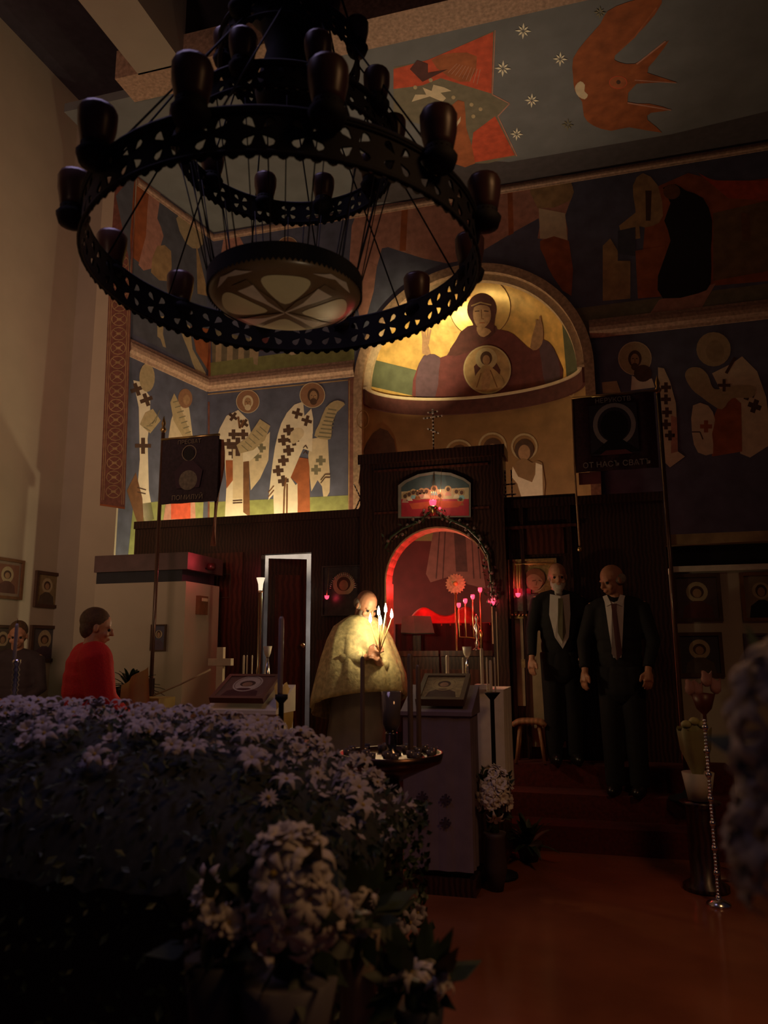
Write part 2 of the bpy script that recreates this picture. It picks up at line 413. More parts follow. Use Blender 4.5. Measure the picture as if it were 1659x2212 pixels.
p.line([(390, 2150), (400, 1760), (430, 1560)], 26, brown); p.line([(440, 2150), (445, 1660)], 26, brown)
for k in range(2): p.line([(145, 1800+k*70), (235, 1690+k*70)], 18, brown)
for k in range(2): p.line([(700, 1090+k*90), (740, 1050+k*90), (770, 1100+k*90)], 14, umber)
for k in range(2): p.line([(980, 1600+k*50), (1050, 1510+k*50), (1130, 1510+k*50)], 16, umber)
scr = [(1060,450),(1200,340),(1300,345),(1365,400),(1240,520),(1160,720),(1150,900),(1090,960),(880,900),(960,700)]
p.poly(scr, haloy, 2); p.k += 1
for k in range(8): p.line([(1100-k*24, 470+k*62), (1230-k*12, 490+k*62)], 22, olive, same=True)
halo_head(p, 848, 250, 203, tilt=.08)
p.build('fresco_bishop', wall_back, 'painted bishop in cross-checked cloak beside the arch, scroll unrolled to his right')
p = Paint(sB, tr=(200, 600, 2.765))
p.poly([(930,1050),(1060,920),(1050,1090),(1000,1200),(945,1270)], cream); checker(p, [(930,1050),(1055,940),(1040,1100),(1000,1180),(940,1250)], 52, olive, 0)
p.poly([(870,790),(800,825),(760,900),(742,960),(790,1100),(800,1240),(790,1440),(940,1432),(935,1100),(1000,1040),(945,920),(930,850)], white)
checker(p, [(790,850),(930,880),(930,1060),(800,1100),(755,960)], 58, umber, 0)
p.poly([(795,1090),(838,1090),(838,1210),(800,1260)], rust); p.poly([(900,1100),(935,1095),(940,1430),(900,1400)], brown)
p.poly([(838,1000),(898,1000),(898,1320),(838,1320)], cream); p.line([(838, 1332), (895, 1328)], 8, umber); p.line([(838, 1346), (895, 1342)], 8, umber)
p.plus(868, 1010, 55, umber, 0, .25); p.plus(840, 830, 28, umber, 35, .3); p.plus(905, 870, 28, umber, 35, .3)
p.line([(870, 830), (880, 900), (905, 850)], 12, brown)
p.poly([(1000,845),(1062,885),(1030,970),(960,1030),(880,1050),(860,1000),(930,950)], haloy); p.k += 1
for k in range(6): p.line([(1000-k*22, 890+k*22), (1040-k*22, 925+k*22)], 5, olive, same=True)
halo_head(p, 928, 740, 70, beard=cream, hair=cream)
p.build('fresco_bishop', wall_back, 'painted white-bearded bishop under the left cornice, scroll held low')
# left chancel wall: two bishops in profile, ground, upper scene
p = Paint(sL)
p.poly([(288, 1090), (447, 1070), (447, 1200), (275, 1215)], green)
p.build('fresco_ground', wall_side)
p = Paint(sL, tr=(100, 600, 3.567))
p.poly([(670,790),(720,800),(800,920),(800,1080),(780,1240),(790,1640),(830,1860),(760,1890),(700,1640),(720,1400),(712,1000)], white)
p.poly([(690,1500),(740,1700),(750,1890),(700,1890),(620,1640)], brown)
crosses(p, [(697,860), (770,940)], 50, umber, -20); p.plus(745, 1295, 62, umber, 0, .24, same=False)
p.poly([(820,1010),(880,1100),(800,1200),(720,1130),(760,1040)], haloy); p.k += 1
for k in range(5): p.line([(750+k*22, 1150-k*8), (800+k*18, 1180-k*40)], 6, olive, same=True)
p.line([(700, 1615), (768, 1635)], 9, umber); p.line([(700, 1650), (765, 1665)], 9, umber)
p.circ(775, 770, 60, haloy, 110)
p.build('fresco_bishop', wall_side, 'painted bishop nearest the red pier, mostly in profile')
p = Paint(sL, tr=(100, 600, 3.567))
p.poly([(1010,950),(1100,1000),(1130,1240),(940,1240),(960,1100)], cream)
p.poly([(985,890),(1020,960),(1080,1120),(1130,1240),(1060,1240),(980,1100),(955,960)], haloy); p.k += 1
for k in range(7): p.line([(975+k*16, 960+k*40), (1030+k*14, 945+k*40)], 8, olive, same=True)
p.circ(1070, 930, 55, halo, 75); p.circ(1080, 940, 26, skin, 40)
p.poly([(940,1600),(1140,1600),(1150,1860),(900,1870)], pink); p.poly([(960,1700),(1110,1720),(1110,1860),(960,1860)], red)
p.build('fresco_bishop', wall_side, 'painted bishop with a hanging scroll behind the left banner')
p = Paint(sL, tr=(250, 320, 3.687))
p.poly([(0,380),(160,180),(330,110),(620,500),(700,700),(750,1800),(140,1480),(100,860)], M('fresco grey blue', (.12, .13, .17), .75, 0, .2, 6))
p.poly([(160,200),(260,180),(280,500),(240,700),(260,900),(120,860),(130,500)], rust, 2)
p.poly([(270,280),(360,330),(330,560),(380,700),(280,960),(180,930),(240,700)], pink, 2)
p.poly([(330,780),(440,820),(420,1060),(280,990)], ochre, 2)
p.poly([(480,560),(580,520),(700,700),(660,800),(560,760)], haloy, 2)
p.poly([(640,760),(740,1180),(650,1160)], ochre)
p.poly([(330,1340),(385,1340),(375,1480),(400,1590),(375,1580),(355,1520),(330,1500)], haloy)
p.poly([(500,1400),(590,1420),(610,1600),(720,1800),(640,1780),(580,1620)], haloy, 2); p.poly([(600,1420),(740,1440),(740,1780),(640,1620)], rust)
p.build('fresco_scene', wall_side, 'upper left scene of draped figures beside a rock')
# upper register on the back wall
p = Paint(sB, tr=(250, 320, 3.687))
p.poly([(760,1440),(1120,1530),(1080,1690),(770,1720)], olive); p.k += 1
for k in range(4): p.poly([(800+k*90,1490),(845+k*90,1500),(840+k*90,1700),(795+k*90,1705)], haloy, same=True)
p.poly([(755,1710),(1900,1560),(1900,1700),(755,1830)], green); p.poly([(740,1430),(756,1430),(756,1830),(735,1830)], rust)
p.circ(1180, 1560, 70, purple, 55); p.poly([(1090,1620),(1140,1620),(1130,1730),(1100,1720)], haloy); p.poly([(1380,1640),(1420,1590),(1480,1630),(1400,1650)], cream)
p.poly([(860,720),(990,710),(1045,820),(1020,900),(820,960)], pink); halo_head(p, 1370, 790, 85, beard=None)
p.poly([(1220,900),(1480,880),(1500,1010),(1150,1010)], purple)
p.build('fresco_scene', wall_back, 'upper left scene with a halo and striped building')
p = Paint(sB, tr=(760, 0, 1.845))
p.poly([(0,900),(60,830),(240,800),(310,760),(560,740),(720,705),(800,690),(870,720),(880,780),(850,860),(860,960),(740,950),(745,870),(520,1000),(380,1050),(190,1000),(120,990),(90,1100),(0,1150)], pink, 2)
p.poly([(200,810),(225,810),(215,1000),(190,1000)], rust); p.poly([(620,750),(640,750),(645,930),(625,940)], rust)
p.poly([(710,700),(800,690),(875,730),(870,800),(740,830)], ochre, 2); p.poly([(745,830),(850,850),(860,960),(750,950)], cream)
p.poly([(750,960),(865,960),(875,1180),(800,1100),(770,1030)], rust, 2)
p.poly([(10,1060),(100,1060),(60,1260),(30,1260)], pink, 2)
p.build('fresco_canopy', wall_back, 'painted pink canopy draped between two columns above the arch')
p = Paint(sB, tr=(760, 0, 1.845))
p.poly([(890,1230),(1659,1130),(1659,1260),(940,1330)], olive)
p.poly([(1180,760),(1340,690),(1500,730),(1659,710),(1659,1120),(1200,1160),(1160,1000)], rust)
p.poly([(1120,740),(1160,690),(1220,740),(1240,860),(1200,900),(1140,900),(1130,830)], ochre, 2)
p.poly([(1065,900),(1140,840),(1150,950),(1080,960)], ochre); p.poly([(1000,980),(1030,950),(1060,1000),(1060,1040),(1110,1040),(1110,1190),(1000,1200)], ochre)
p.poly([(1170,760),(1195,760),(1190,880),(1172,880)], umber); p.poly([(1060,920),(1130,905),(1130,1020),(1060,1010)], M('fresco slate', (.07, .08, .12), .8))
p.poly([(1130,1000),(1250,980),(1260,1180),(1140,1190)], rust)
p.poly([(1440,850),(1659,800),(1659,1080),(1440,1120)], M('fresco tan', (.22, .14, .07), .8, 0, .25, 8)); p.poly([(1550,850),(1585,850),(1590,960),(1555,960)], brown)
p.poly([(1380,690),(1440,720),(1659,720),(1659,800),(1500,790)], red)
p.poly([(1225,1195),(1450,1130),(1390,1235),(1185,1255)], pink)
p.poly([(1240,750),(1290,735),(1330,760),(1400,790),(1435,880),(1430,1000),(1430,1130),(1380,1170),(1240,1190),(1220,1100),(1270,960),(1245,880),(1270,810)], black, 2)
p.circ(1275, 765, 34, brown, 30)
p.build('fresco_scene', wall_back, 'dark robed figure seated on a pale step before painted buildings')
# lower right bishops
p = Paint(sB, tr=(1300, 720, 4.62))
halo_head(p, 330, 250, 168, haloy, tilt=0, fs=.30)
p.poly([(300,420),(400,480),(500,450),(530,540),(290,570)], white); p.circ(410, 400, 90, umber, 85)
p.poly([(560,340),(620,350),(680,480),(740,700),(760,1180),(830,1230),(680,1340),(600,1260),(570,700)], cream)
p.poly([(690,820),(750,840),(760,1180),(690,1200)], pink)
for k, q in enumerate(((640,540), (640,660), (650,790), (640,910), (680,1020))): p.plus(q[0], q[1], 50, umber, 0, .36)
p.poly([(0,490),(150,475),(190,590),(10,600)], haloy)
p.build('fresco_bishop', wall_back, 'painted bishop with a pale halo right of the arch, partly behind the banner')
p = Paint(sB, tr=(1300, 720, 4.62))
p.poly([(1300,300),(1400,230),(1550,380),(1640,640),(1700,1100),(1480,1240),(1380,1200),(1390,860),(1250,700),(1100,400)], cream)
checker(p, [(1330,330),(1420,280),(1540,420),(1620,700),(1650,1060),(1500,1180),(1480,800),(1400,640)], 130, umber, 20)
p.poly([(1240,560),(1390,700),(1400,1180),(1100,1230),(1080,1040),(1130,800)], rust)
p.poly([(910,720),(1060,720),(1130,860),(1100,1000),(1110,1200),(960,1190),(900,1000)], cream, 2)
p.plus(1040, 930, 60, rust, 0, .35, same=False); p.line([(900, 985), (980, 985), (1010, 1060)], 12, umber)
p.poly([(830,430),(870,350),(980,345),(1060,420),(1100,530),(1160,560),(1350,520),(1520,540),(1500,640),(1300,650),(1200,760),(1080,700),(1000,640),(900,560)], haloy, 3)
p.plus(1220, 520, 62, umber, 0, .25, same=False); p.line([(1240, 400), (1330, 240)], 30, umber)
p.circ(1115, 160, 172, haloy); p.circ(1130, 180, 90, M('fresco pale face', (.42, .33, .20), .8), 110)
p.build('fresco_bishop', wall_back, 'painted bishop with crossed arms at the far right, in cross-patterned mantle')
# pier and reveal ornament
p = Paint(sPier)
p.poly([(262, 200), (300, 200), (284, 640), (270, 1098), (216, 1088), (238, 560)], brick)
p.poly([(238, 560), (284, 560), (270, 1094), (216, 1086)], brick)
for d in (0, 4): p.line([(241+d, 560), (220+d, 1080)], 1.3, ochre, d > 0); p.line([(283-d, 560), (267-d, 1090)], 1.3, ochre, True)
p.k += 1; y = 566
while y < 1070:
    x = 262-(y-560)*.0335; r = 17; p.ring(x, y, r, 1.6, ochre, ry=r*.85, n=12); p.circ(x, y, 6, ochre, 3, 6); p.line([(x-11, y-8), (x+11, y+8)], 1.5, ochre); p.line([(x-11, y+8), (x+11, y-8)], 1.5, ochre); p.k -= 4; y += 31
p.line([(216, 1090), (270, 1098)], 4, rust)
p.build('fresco_border', pier, 'red ornamental scroll border painted on the pier')
# conch
p = Paint(sConch, .0006, fine=7)
p.poly([(778, 770), (900, 800), (905, 858), (788, 832)], M('conch teal', (.11, .13, .08), .6, 0, .2, 8)); p.poly([(1215, 700), (1262, 690), (1266, 800), (1225, 822)], M('conch teal', (.1, .1, .1)))
p.circ(1037, 663, 67, golds, n=40); p.ring(1037, 663, 67, 1.6, brown, n=40)
pm = purple
p.poly([(1010,705),(985,735),(965,768),(940,772),(925,762),(905,785),(890,855),(960,864),(1040,862),(1120,850),(1215,826),(1205,770),(1185,738),(1165,738),(1158,755),(1140,750),(1110,722),(1080,712)], pm, 2)
p.poly([(905,785),(925,765),(950,772),(948,800),(940,858),(898,858)], M('robe violet', (.11, .06, .09), .7, 0, .2, 12), 2)
p.poly([(1165,738),(1185,738),(1205,770),(1210,820),(1180,835),(1170,780)], M('robe violet', (.1, .1, .1)), 2)
p.poly([(1010,705),(985,735),(968,768),(1010,762),(1050,735),(1075,712),(1060,700)], maroon, 2)
p.poly([(908,700),(918,730),(930,764),(912,764),(912,735)], skin, 2); p.line([(916, 702), (920, 740)], 4, skin); p.line([(924, 700), (923, 740)], 4, skin); p.line([(930, 712), (924, 744)], 4, skin)
p.poly([(1158,700),(1170,690),(1175,720),(1172,742),(1160,756),(1146,750)], skin, 2); p.line([(1160, 690), (1162, 730)], 4, skin); p.line([(1168, 682), (1168, 730)], 4, skin)
p.circ(1041, 668, 32, maroon, 35, 30); p.poly([(1012,680),(1022,700),(1022,716),(1068,716),(1068,700),(1072,672)], maroon)
p.poly([(1024,664),(1040,658),(1058,664),(1060,690),(1046,708),(1032,706),(1023,688)], skin, 3)
p.line([(1040, 668), (1041, 688), (1046, 689)], 2.2, brown); p.line([(1026, 672), (1036, 671)], 2.4, umber); p.line([(1046, 671), (1056, 672)], 2.4, umber); p.line([(1036, 697), (1048, 697)], 2, rust)
p.poly([(1030,706),(1050,708),(1062,716),(1046,728),(1034,722)], skin, 2)
p.line([(1018, 660), (1038, 652), (1062, 658)], 3, ochre)
p.circ(1053, 799, 52, ochre, 53, 36); p.ring(1053, 799, 52, 3, haloy, 53, 36); p.poly([(1024,792),(1040,775),(1068,775),(1082,800),(1075,835),(1030,835)], maroon)
p.circ(1051, 775, 24, haloy, 24, 24); p.circ(1051, 774, 13, umber, 15, 16); p.circ(1051, 778, 8, skin, 11, 14)
p.poly([(1042,792),(1060,792),(1085,815),(1088,832),(1060,848),(1030,842),(1020,828)], ochre, 2); p.poly([(1046,800),(1060,800),(1058,840),(1040,840)], skin, 2)
p.line([(1060, 800), (1075, 838)], 2, brown); p.line([(1040, 806), (1030, 838)], 2, brown)
p.build('fresco_praying_mother', conch, 'painted veiled woman with raised hands and a child in a medallion on gold')
# apse wall figures
p = Paint(sApse, .0006, fine=9)
p.k += 1
for cx, cy in ((992, 980), (1064, 965), (1133, 965)): p.ring(cx, cy, 31 if cx < 1100 else 29, 4.5, haloy)
for cx, cy in ((992, 985), (1064, 970), (1133, 972)): p.circ(cx, cy, 21, umber, 23); p.circ(cx, cy+6, 13, skin, 17)
p.poly([(1107,1015),(1130,990),(1150,1000),(1172,1000),(1175,1090),(1110,1090)], M('apse robe brown', (.30, .18, .09), .7), 2)
p.poly([(1158,1000),(1172,1005),(1174,1085),(1130,1085),(1118,1045),(1105,1030),(1108,1008),(1120,1030),(1150,1042),(1157,1025)], white, 1)
p.poly([(775,1020),(790,960),(820,925),(850,950),(858,1020),(850,1060),(780,1060)], umber, 2)
p.ring(782, 906, 14, 2, ochre, 20)
p.build('fresco_apostles', apse_wall, 'row of haloed figures painted low on the apse wall')
p = Paint(sApse, .0006, fine=9); p.k += 1
for i in range(16): p.ring(800+i*29, 862+14*math.sin(math.pi*(i+.5)/16)-i*.8, 6, 2, ochre, n=10); p.k -= 1
p.build('fresco_border', apse_wall, 'dim scroll ornament painted under the conch ledge')
# vault: stars, star-shaped glory, seraph
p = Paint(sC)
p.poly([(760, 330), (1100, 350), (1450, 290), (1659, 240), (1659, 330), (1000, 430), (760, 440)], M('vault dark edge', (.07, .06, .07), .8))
p.tr = (850, 0, 2.552)
p.poly([(0,370),(200,330),(560,165),(545,520),(640,570),(575,640),(680,860),(520,900),(340,900),(200,700),(0,640)], M('glory grey', (.20, .18, .13), .8), 0)
p.poly([(0,380),(190,330),(550,175),(540,515),(260,430),(160,470),(0,490)], red); p.poly([(560,640),(670,855),(420,900),(440,730)], red)
p.poly([(210,330),(330,290),(460,310),(420,450),(300,420)], rust, 2)
p.k += 1
for k in range(9): p.line([(300+k*20, 400+k*8), (350+k*16, 350+k*4)], 3, pink, same=True)
p.line([(560, 165), (545, 520), (640, 570), (575, 640), (680, 860)], 6, pink)
p.poly([(320,580),(390,560),(400,700),(450,900),(330,900),(300,760)], rust, 2); p.poly([(335,690),(372,640),(368,670),(345,700)], cream)
p.poly([(160,480),(210,500),(220,465),(280,480),(320,500),(260,510),(290,540),(270,560),(200,530),(100,560),(120,520),(180,520)], cream); p.poly([(90,380),(130,330),(190,350),(190,400),(300,380),(200,430),(160,450)], maroon)
p.poly([(270,880),(320,835),(350,850),(310,905)], cream)
for k, (x, y) in enumerate(((120,480), (330,535), (430,575), (480,600), (440,640), (205,440))): p.circ(x, y, 11, haloy, same=k > 0)
seraph = M('seraph orange', (.32, .09, .03), .8, 0, .3, 7)
p.poly([(990,420),(990,320),(1060,220),(1140,130),(1180,60),(1290,10),(1480,-30),(1440,80),(1330,200),(1220,305),(1240,340),(1330,350),(1420,290),(1520,220),(1440,330),(1400,400),(1560,452),(1340,460),(1290,560),(1410,570),(1530,605),(1420,620),(1400,660),(1480,730),(1300,700),(1200,720),(1100,690),(1050,640),(1040,560),(1000,500)], seraph, 2)
p.line([(1220, 300), (1330, 200), (1450, 40)], 8, rust); p.line([(1340, 352), (1500, 225)], 8, pink); p.line([(1330, 440), (1560, 455)], 5, pink); p.line([(1290, 565), (1530, 605)], 7, pink)
p.circ(1238, 452, 50, rust, 36); p.ring(1238, 452, 50, 4, red, 36); p.circ(1240, 450, 12, umber)
p.poly([(1003,470),(1030,445),(1055,465),(1052,500),(1072,520),(1055,545),(1020,530),(1003,500)], cream, 2)
for (x, y, r) in ((715,168,46), (603,375,47), (919,323,42), (762,551,41), (679,737,37), (960,686,36), (1137,66,36)):
    p.k += 1
    for k in range(8):
        a = math.pi/4*k+.05; L = r*(1 if k % 2 == 0 else .8); c, s = math.cos(a), math.sin(a)
        p.poly([(x+c*r*.12, y+s*r*.12), (x+c*L*.5-s*r*.13, y+s*L*.5+c*r*.13), (x+c*L, y+s*L), (x+c*L*.5+s*r*.13, y+s*L*.5-c*r*.13)], starw if r > 36.5 else olive, same=True)
p.build('fresco_sky', bpy.data.objects['ceiling.001'], 'painted night vault with white stars, an orange seraph and a pointed red glory')
# ------------------------------------------------------------------ parapet, right wall, iconostasis
YI = 7.10
def X_(x, y, Y): return onY(x, y, Y).x
def Z_(x, y, Y): return onY(x, y, Y).z
pa0, pa1 = onY(206, 1262, 6.3), onY(402, 1256, 6.3)
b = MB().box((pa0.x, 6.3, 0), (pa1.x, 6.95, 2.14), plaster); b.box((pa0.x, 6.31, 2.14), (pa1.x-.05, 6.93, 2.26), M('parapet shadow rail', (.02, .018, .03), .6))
b.box((pa0.x-.01, 6.28, 2.25), (pa1.x+.02, 6.97, 2.41), M('mauve brown cap wood', (.13, .07, .075), .45, 0, .2, 8)); S(b, 'wall_parapet')
xr = X_(1447, 1228, 7.2)
b = MB().box((xr, 7.2, 0), (2.15, 7.35, 2.17), plaster); b.box((xr, 7.15, 2.165), (2.15, 7.40, 2.215), white)
b.box((xr-.02, 7.3, 2.215), (2.15, 7.40, 2.42), black); b.box((xr-.02, 7.15, 2.41), (2.15, 7.38, 2.50), ochre); S(b, 'wall_front_right')
# iconostasis
xa, xb, xc, xd, xe = -4.80, -2.20, -.80, -.16, .60
dx0, dx1, dz = X_(562, 1300, YI), X_(671, 1300, YI), 2.47
ico = thing('iconostasis', (XC, YI, PL), 'long dark wooden icon screen with a raised middle and arched doorway', 'icon screen')
b = MB()
for a_, c_ in (((xa, YI, PL), (dx0, YI+.10, 2.86)), ((dx1, YI, PL), (xb, YI+.10, 2.86)), ((dx0, YI, dz), (dx1, YI+.10, 2.86)), ((xc, YI, PL), (xe, YI+.10, 2.86))): MB().box(a_, c_, wood).build('screen_panel', ico)
for a_, c_, m_ in (((xa, YI-.03, 2.80), (xb, YI+.16, 2.88), wood), ((xc, YI-.05, 2.80), (xe, YI+.16, 2.88), wood), ((xc, YI-.07, 2.60), (xd, YI, 2.625), woodp), ((xc, YI-.03, 2.881), (xd, YI+.2, 2.91), wood)): MB().box(a_, c_, m_).build('cornice', ico)
# centre with arch
ax, ar, az = (X_(830, 1250, YI-.1)+X_(1062, 1250, YI-.1))/2, (X_(1062, 1250, YI-.1)-X_(830, 1250, YI-.1))/2, 2.14
ctop = 3.34
b = MB(); Y0, Y1 = YI-.10, YI+.12; n = 20
b.box((xb, Y0, PL), (ax-ar, Y1, az), wood).box((ax+ar, Y0, PL), (xc, Y1, az), wood)
pts = [(ax+ar*math.cos(math.pi*i/n), az+ar*math.sin(math.pi*i/n)) for i in range(n+1)]
b.slab([(xc, Y0, az), (pts[0][0], Y0, az), (pts[0][0], Y0, ctop), (xc, Y0, ctop)], (0, Y1-Y0, 0), wood)
b.slab([(xb, Y0, az), (pts[-1][0], Y0, az), (pts[-1][0], Y0, ctop), (xb, Y0, ctop)], (0, Y1-Y0, 0), wood)
for (x0, z0), (x1, z1) in zip(pts, pts[1:]): b.slab([(x0, Y0, z0), (x0, Y0, ctop), (x1, Y0, ctop), (x1, Y0, z1)], (0, Y1-Y0, 0), wood)
b.build('centre_bay', ico)
b = MB(); b.box((xb-.02, Y0-.05, 3.30), (xc+.02, Y1+.03, 3.40), wood).box((xb, Y0-.04, PL), (xb+.10, Y0+.02, 3.34), wood).box((xc-.10, Y0-.04, PL), (xc, Y0+.02, 3.34), wood)
b.box((xb+.14, Y0-.015, 2.80), (xc-.14, Y0, 2.82), woodp).box((xb+.14, Y0-.015, 3.22), (xc-.14, Y0, 3.24), woodp); b.build('frame_moulding', ico)
b = MB()                                            # pale gold lining added to the arch reveal to catch red light
gl = M('pale arch lining', (.75, .40, .25), .4, .3, .3, 14)
for (x0, z0), (x1, z1) in zip(pts, pts[1:]):
    s = .975; q = [(x0, z0), (x1, z1), (ax+(x1-ax)*s, az+(z1-az)*s), (ax+(x0-ax)*s, az+(z0-az)*s)]
    b.slab([(x, Y0+.02, z) for x, z in q], (0, .22, 0), gl)
b.box((ax-ar, Y0+.02, 1.55), (ax-ar+.015, Y1+.06, az), gl).box((ax+ar-.015, Y0+.02, 1.55), (ax+ar, Y1+.06, az), gl)
b.build('arch_lining', ico)
for s in (-1, 1):                                   # low royal gates
    b = MB(); x0, x1 = (ax-ar+.02, ax-.01) if s < 0 else (ax+.01, ax+ar-.02)
    b.box((x0, YI-.02, PL+.03), (x1, YI+.02, 1.46), wood).box((x0, YI-.04, 1.44), (x1, YI+.04, 1.49), woodp).box((x0+.06, YI-.035, .75), (x1-.06, YI-.02, 1.32), woodp); b.build('gate', ico, )
b = MB()
for x0, x1, z0, z1 in ((xc+.03, xc+.12, 1.0, 1.78), (xc+.16, xd-.12, PL+.1, 1.78), (xc+.16, xd-.12, 2.36, 2.60), (-4.6, -3.5, .8, 2.5), (-2.68, -2.28, .7, 1.6)):
    MB().box((x0, YI-.02, z0), (x1, YI, z1), woodp if x1 < xc or z0 > 2 else M('glossy honey brown panel', (.50, .38, .24), .3, 0, .25, 5)).build('inset_panel', ico)
for x in (xc+.02, xc+.13, xd-.08): MB().box((x, YI-.05, PL), (x+.03, YI, 2.80), wood).build('pilaster', ico)
b = MB(); mm = Matrix.Translation((dx0+.035, YI+.11, 0)) @ Matrix.Rotation(R_(30), 4, 'Z')
b.box((0, 0, PL+.02), (dx1-dx0-.15, .035, dz-.03), wood, mm).box((.07, -.015, PL+.2), (dx1-dx0-.21, 0, dz-.2), woodp, mm); dl = b.build('deacon_door', ico)
MB().ball(mm @ Vector((dx1-dx0-.19, -.04, 1.55)), .025, brass).build('door_knob', dl)
# lit side room seen through the door gap
light('side_room_light', 'POINT', (-2.75, 8.25, 1.9), 55, (1, .82, .48), .05)
# ------------------------------------------------------------------ icons
def bust(p, x0, y0, x1, y1, bgm, robe, hm=haloy, hair=umber, face=skin, k=1.0):
    w, h = x1-x0, y1-y0; cx = (x0+x1)/2
    p.poly([(x0, y0), (x1, y0), (x1, y1), (x0, y1)], bgm)
    p.circ(cx, y0+h*.36, w*.27*k, hm)
    p.poly([(cx-w*.40, y1), (cx-w*.34, y0+h*.72), (cx-w*.1, y0+h*.58), (cx+w*.1, y0+h*.58), (cx+w*.34, y0+h*.72), (cx+w*.40, y1)], robe)
    p.circ(cx, y0+h*.36, w*.17*k, hair, h*.15*k); p.circ(cx, y0+h*.39, w*.11*k, face, h*.11*k)
def framed(name, x0, y0, x1, y1, plane, pos, label, robe, bgm, fm=brown, fw=.025, group=None, cat='icon', th=.03, mat_w=0, quad=None):
    f = onX if plane == 'X' else onY
    a = f(x0, (y0+y1)/2, pos); c = f(x1, (y0+y1)/2, pos); zt = f((x0+x1)/2, y0, pos).z; zb = f((x0+x1)/2, y1, pos).z
    ux = (c-a); ux.z = 0; w = ux.length; ux.normalize(); n = Vector((ux.y, -ux.x, 0)); o = Vector((a.x, a.y, zb)); h = zt-zb
    if plane == 'Y': o.y = pos
    t = thing(name, o+ux*w/2, label, cat, group)
    q = lambda u, v, d: o+ux*u+Vector((0, 0, v))+n*d
    b = MB()
    for (u0, v0, u1, v1) in ((0, 0, w, fw), (0, h-fw, w, h), (0, fw, fw, h-fw), (w-fw, fw, w, h-fw)):
        b.slab([q(u0, v0, 0), q(u1, v0, 0), q(u1, v1, 0), q(u0, v1, 0)], n*th, fm)
    b.build('frame', t)
    sf = lambda x, y: (q(x, h-y, th*.35), n)
    MB().slab([q(fw, fw, 0), q(w-fw, fw, 0), q(w-fw, h-fw, 0), q(fw, h-fw, 0)], n*th*.35, bgm).build('panel', t)
    p = Paint(sf, .00022); m_ = fw+mat_w
    if mat_w: p.poly([(fw, fw), (w-fw, fw), (w-fw, h-fw), (fw, h-fw)], M('icon mount', (.30, .22, .17), .7))
    bust(p, m_, m_, w-m_, h-m_, bgm, robe); p.build('picture', t)
    return t
dkr = M('icon dark red', (.12, .03, .025), .6, 0, .2, 20); dkb = M('icon dark brown', (.10, .07, .05), .6, 0, .2, 20); dkg = M('icon dull gold', (.30, .22, .11), .5, .2, .2, 20); dkp = M('icon plum', (.10, .06, .10), .6, 0, .2, 20)
framed('framed_icon', -22, 1206, 47, 1294, 'X', -5.85, 'reddish framed icon on the left wall, cut by the picture edge, upper row', dkr, M('icon warm red', (.25, .10, .06), .6), brown, .03, mat_w=.03)
framed('framed_icon', 73, 1235, 125, 1313, 'X', -5.85, 'small dark framed icon in the upper row nearest the corner of the left wall', dkb, dkg, umber, .035)
framed('framed_icon', -25, 1350, 30, 1430, 'X', -5.85, 'dark framed icon in the lower row behind the silver candlestick', dkb, dkb, umber, .03)
framed('framed_icon', 62, 1351, 124, 1430, 'X', -5.85, 'nearly black framed icon in the lower row beside the red-clad person', dkp, M('icon slate', (.10, .09, .10), .5), umber, .035)
framed('framed_icon', 1455, 1240, 1558, 1343, 'Y', 7.2, 'dark square framed icon under the pale ledge, next to the banner pole', dkr, M('icon wine', (.09, .05, .045), .4), umber, .03)
framed('framed_icon', 1462, 1366, 1562, 1462, 'Y', 7.2, 'dark framed icon below another, above the pink glass flowers', dkb, M('icon soot', (.05, .04, .05), .5), umber, .03)
framed('framed_icon', 1600, 1236, 1690, 1342, 'Y', 7.2, 'framed icon with a dark bust on tan at the right picture edge, upper row', black, M('icon tan', (.26, .19, .11), .6), brown, .03)
framed('framed_icon', 1608, 1368, 1690, 1452, 'Y', 7.2, 'plum coloured framed icon at the right picture edge, lower row', dkp, M('icon plum ground', (.13, .09, .14), .6), dkp, .02)
framed('framed_picture', 328, 1349, 360, 1406, 'Y', 6.3, 'small dark blue framed picture on the white parapet behind the banner pole', dkp, M('picture violet', (.09, .08, .13), .6), umber, .01, cat='picture')
framed('framed_icon', 470, 1240, 500, 1292, 'Y', YI, 'small tan icon on the dark screen left of the side doorway', brown, M('icon olive', (.20, .15, .09), .6), umber, .008)
# silver icon left of the doorway, embossed
t = framed('embossed_icon', 697, 1222, 790, 1330, 'Y', YI, 'dark embossed metal icon with a ribbed halo behind the priest', M('tarnished silver', (.16, .13, .12), .3, .8, .2, 20), M('tarnished silver ground', (.14, .12, .12), .3, .8, .2, 20), M('tarnished silver', (.1, .1, .1)), .012)
b = MB(); c0 = onY(742, 1270, YI-.02)
for k in range(22): a = math.pi*(k/21); b.tube([c0+Vector((.15*math.cos(a), -.01, .15*math.sin(a))), c0+Vector((.12*math.cos(a), -.02, .12*math.sin(a)))], .005, silver, 5)
b.build('ribbed_halo', t)
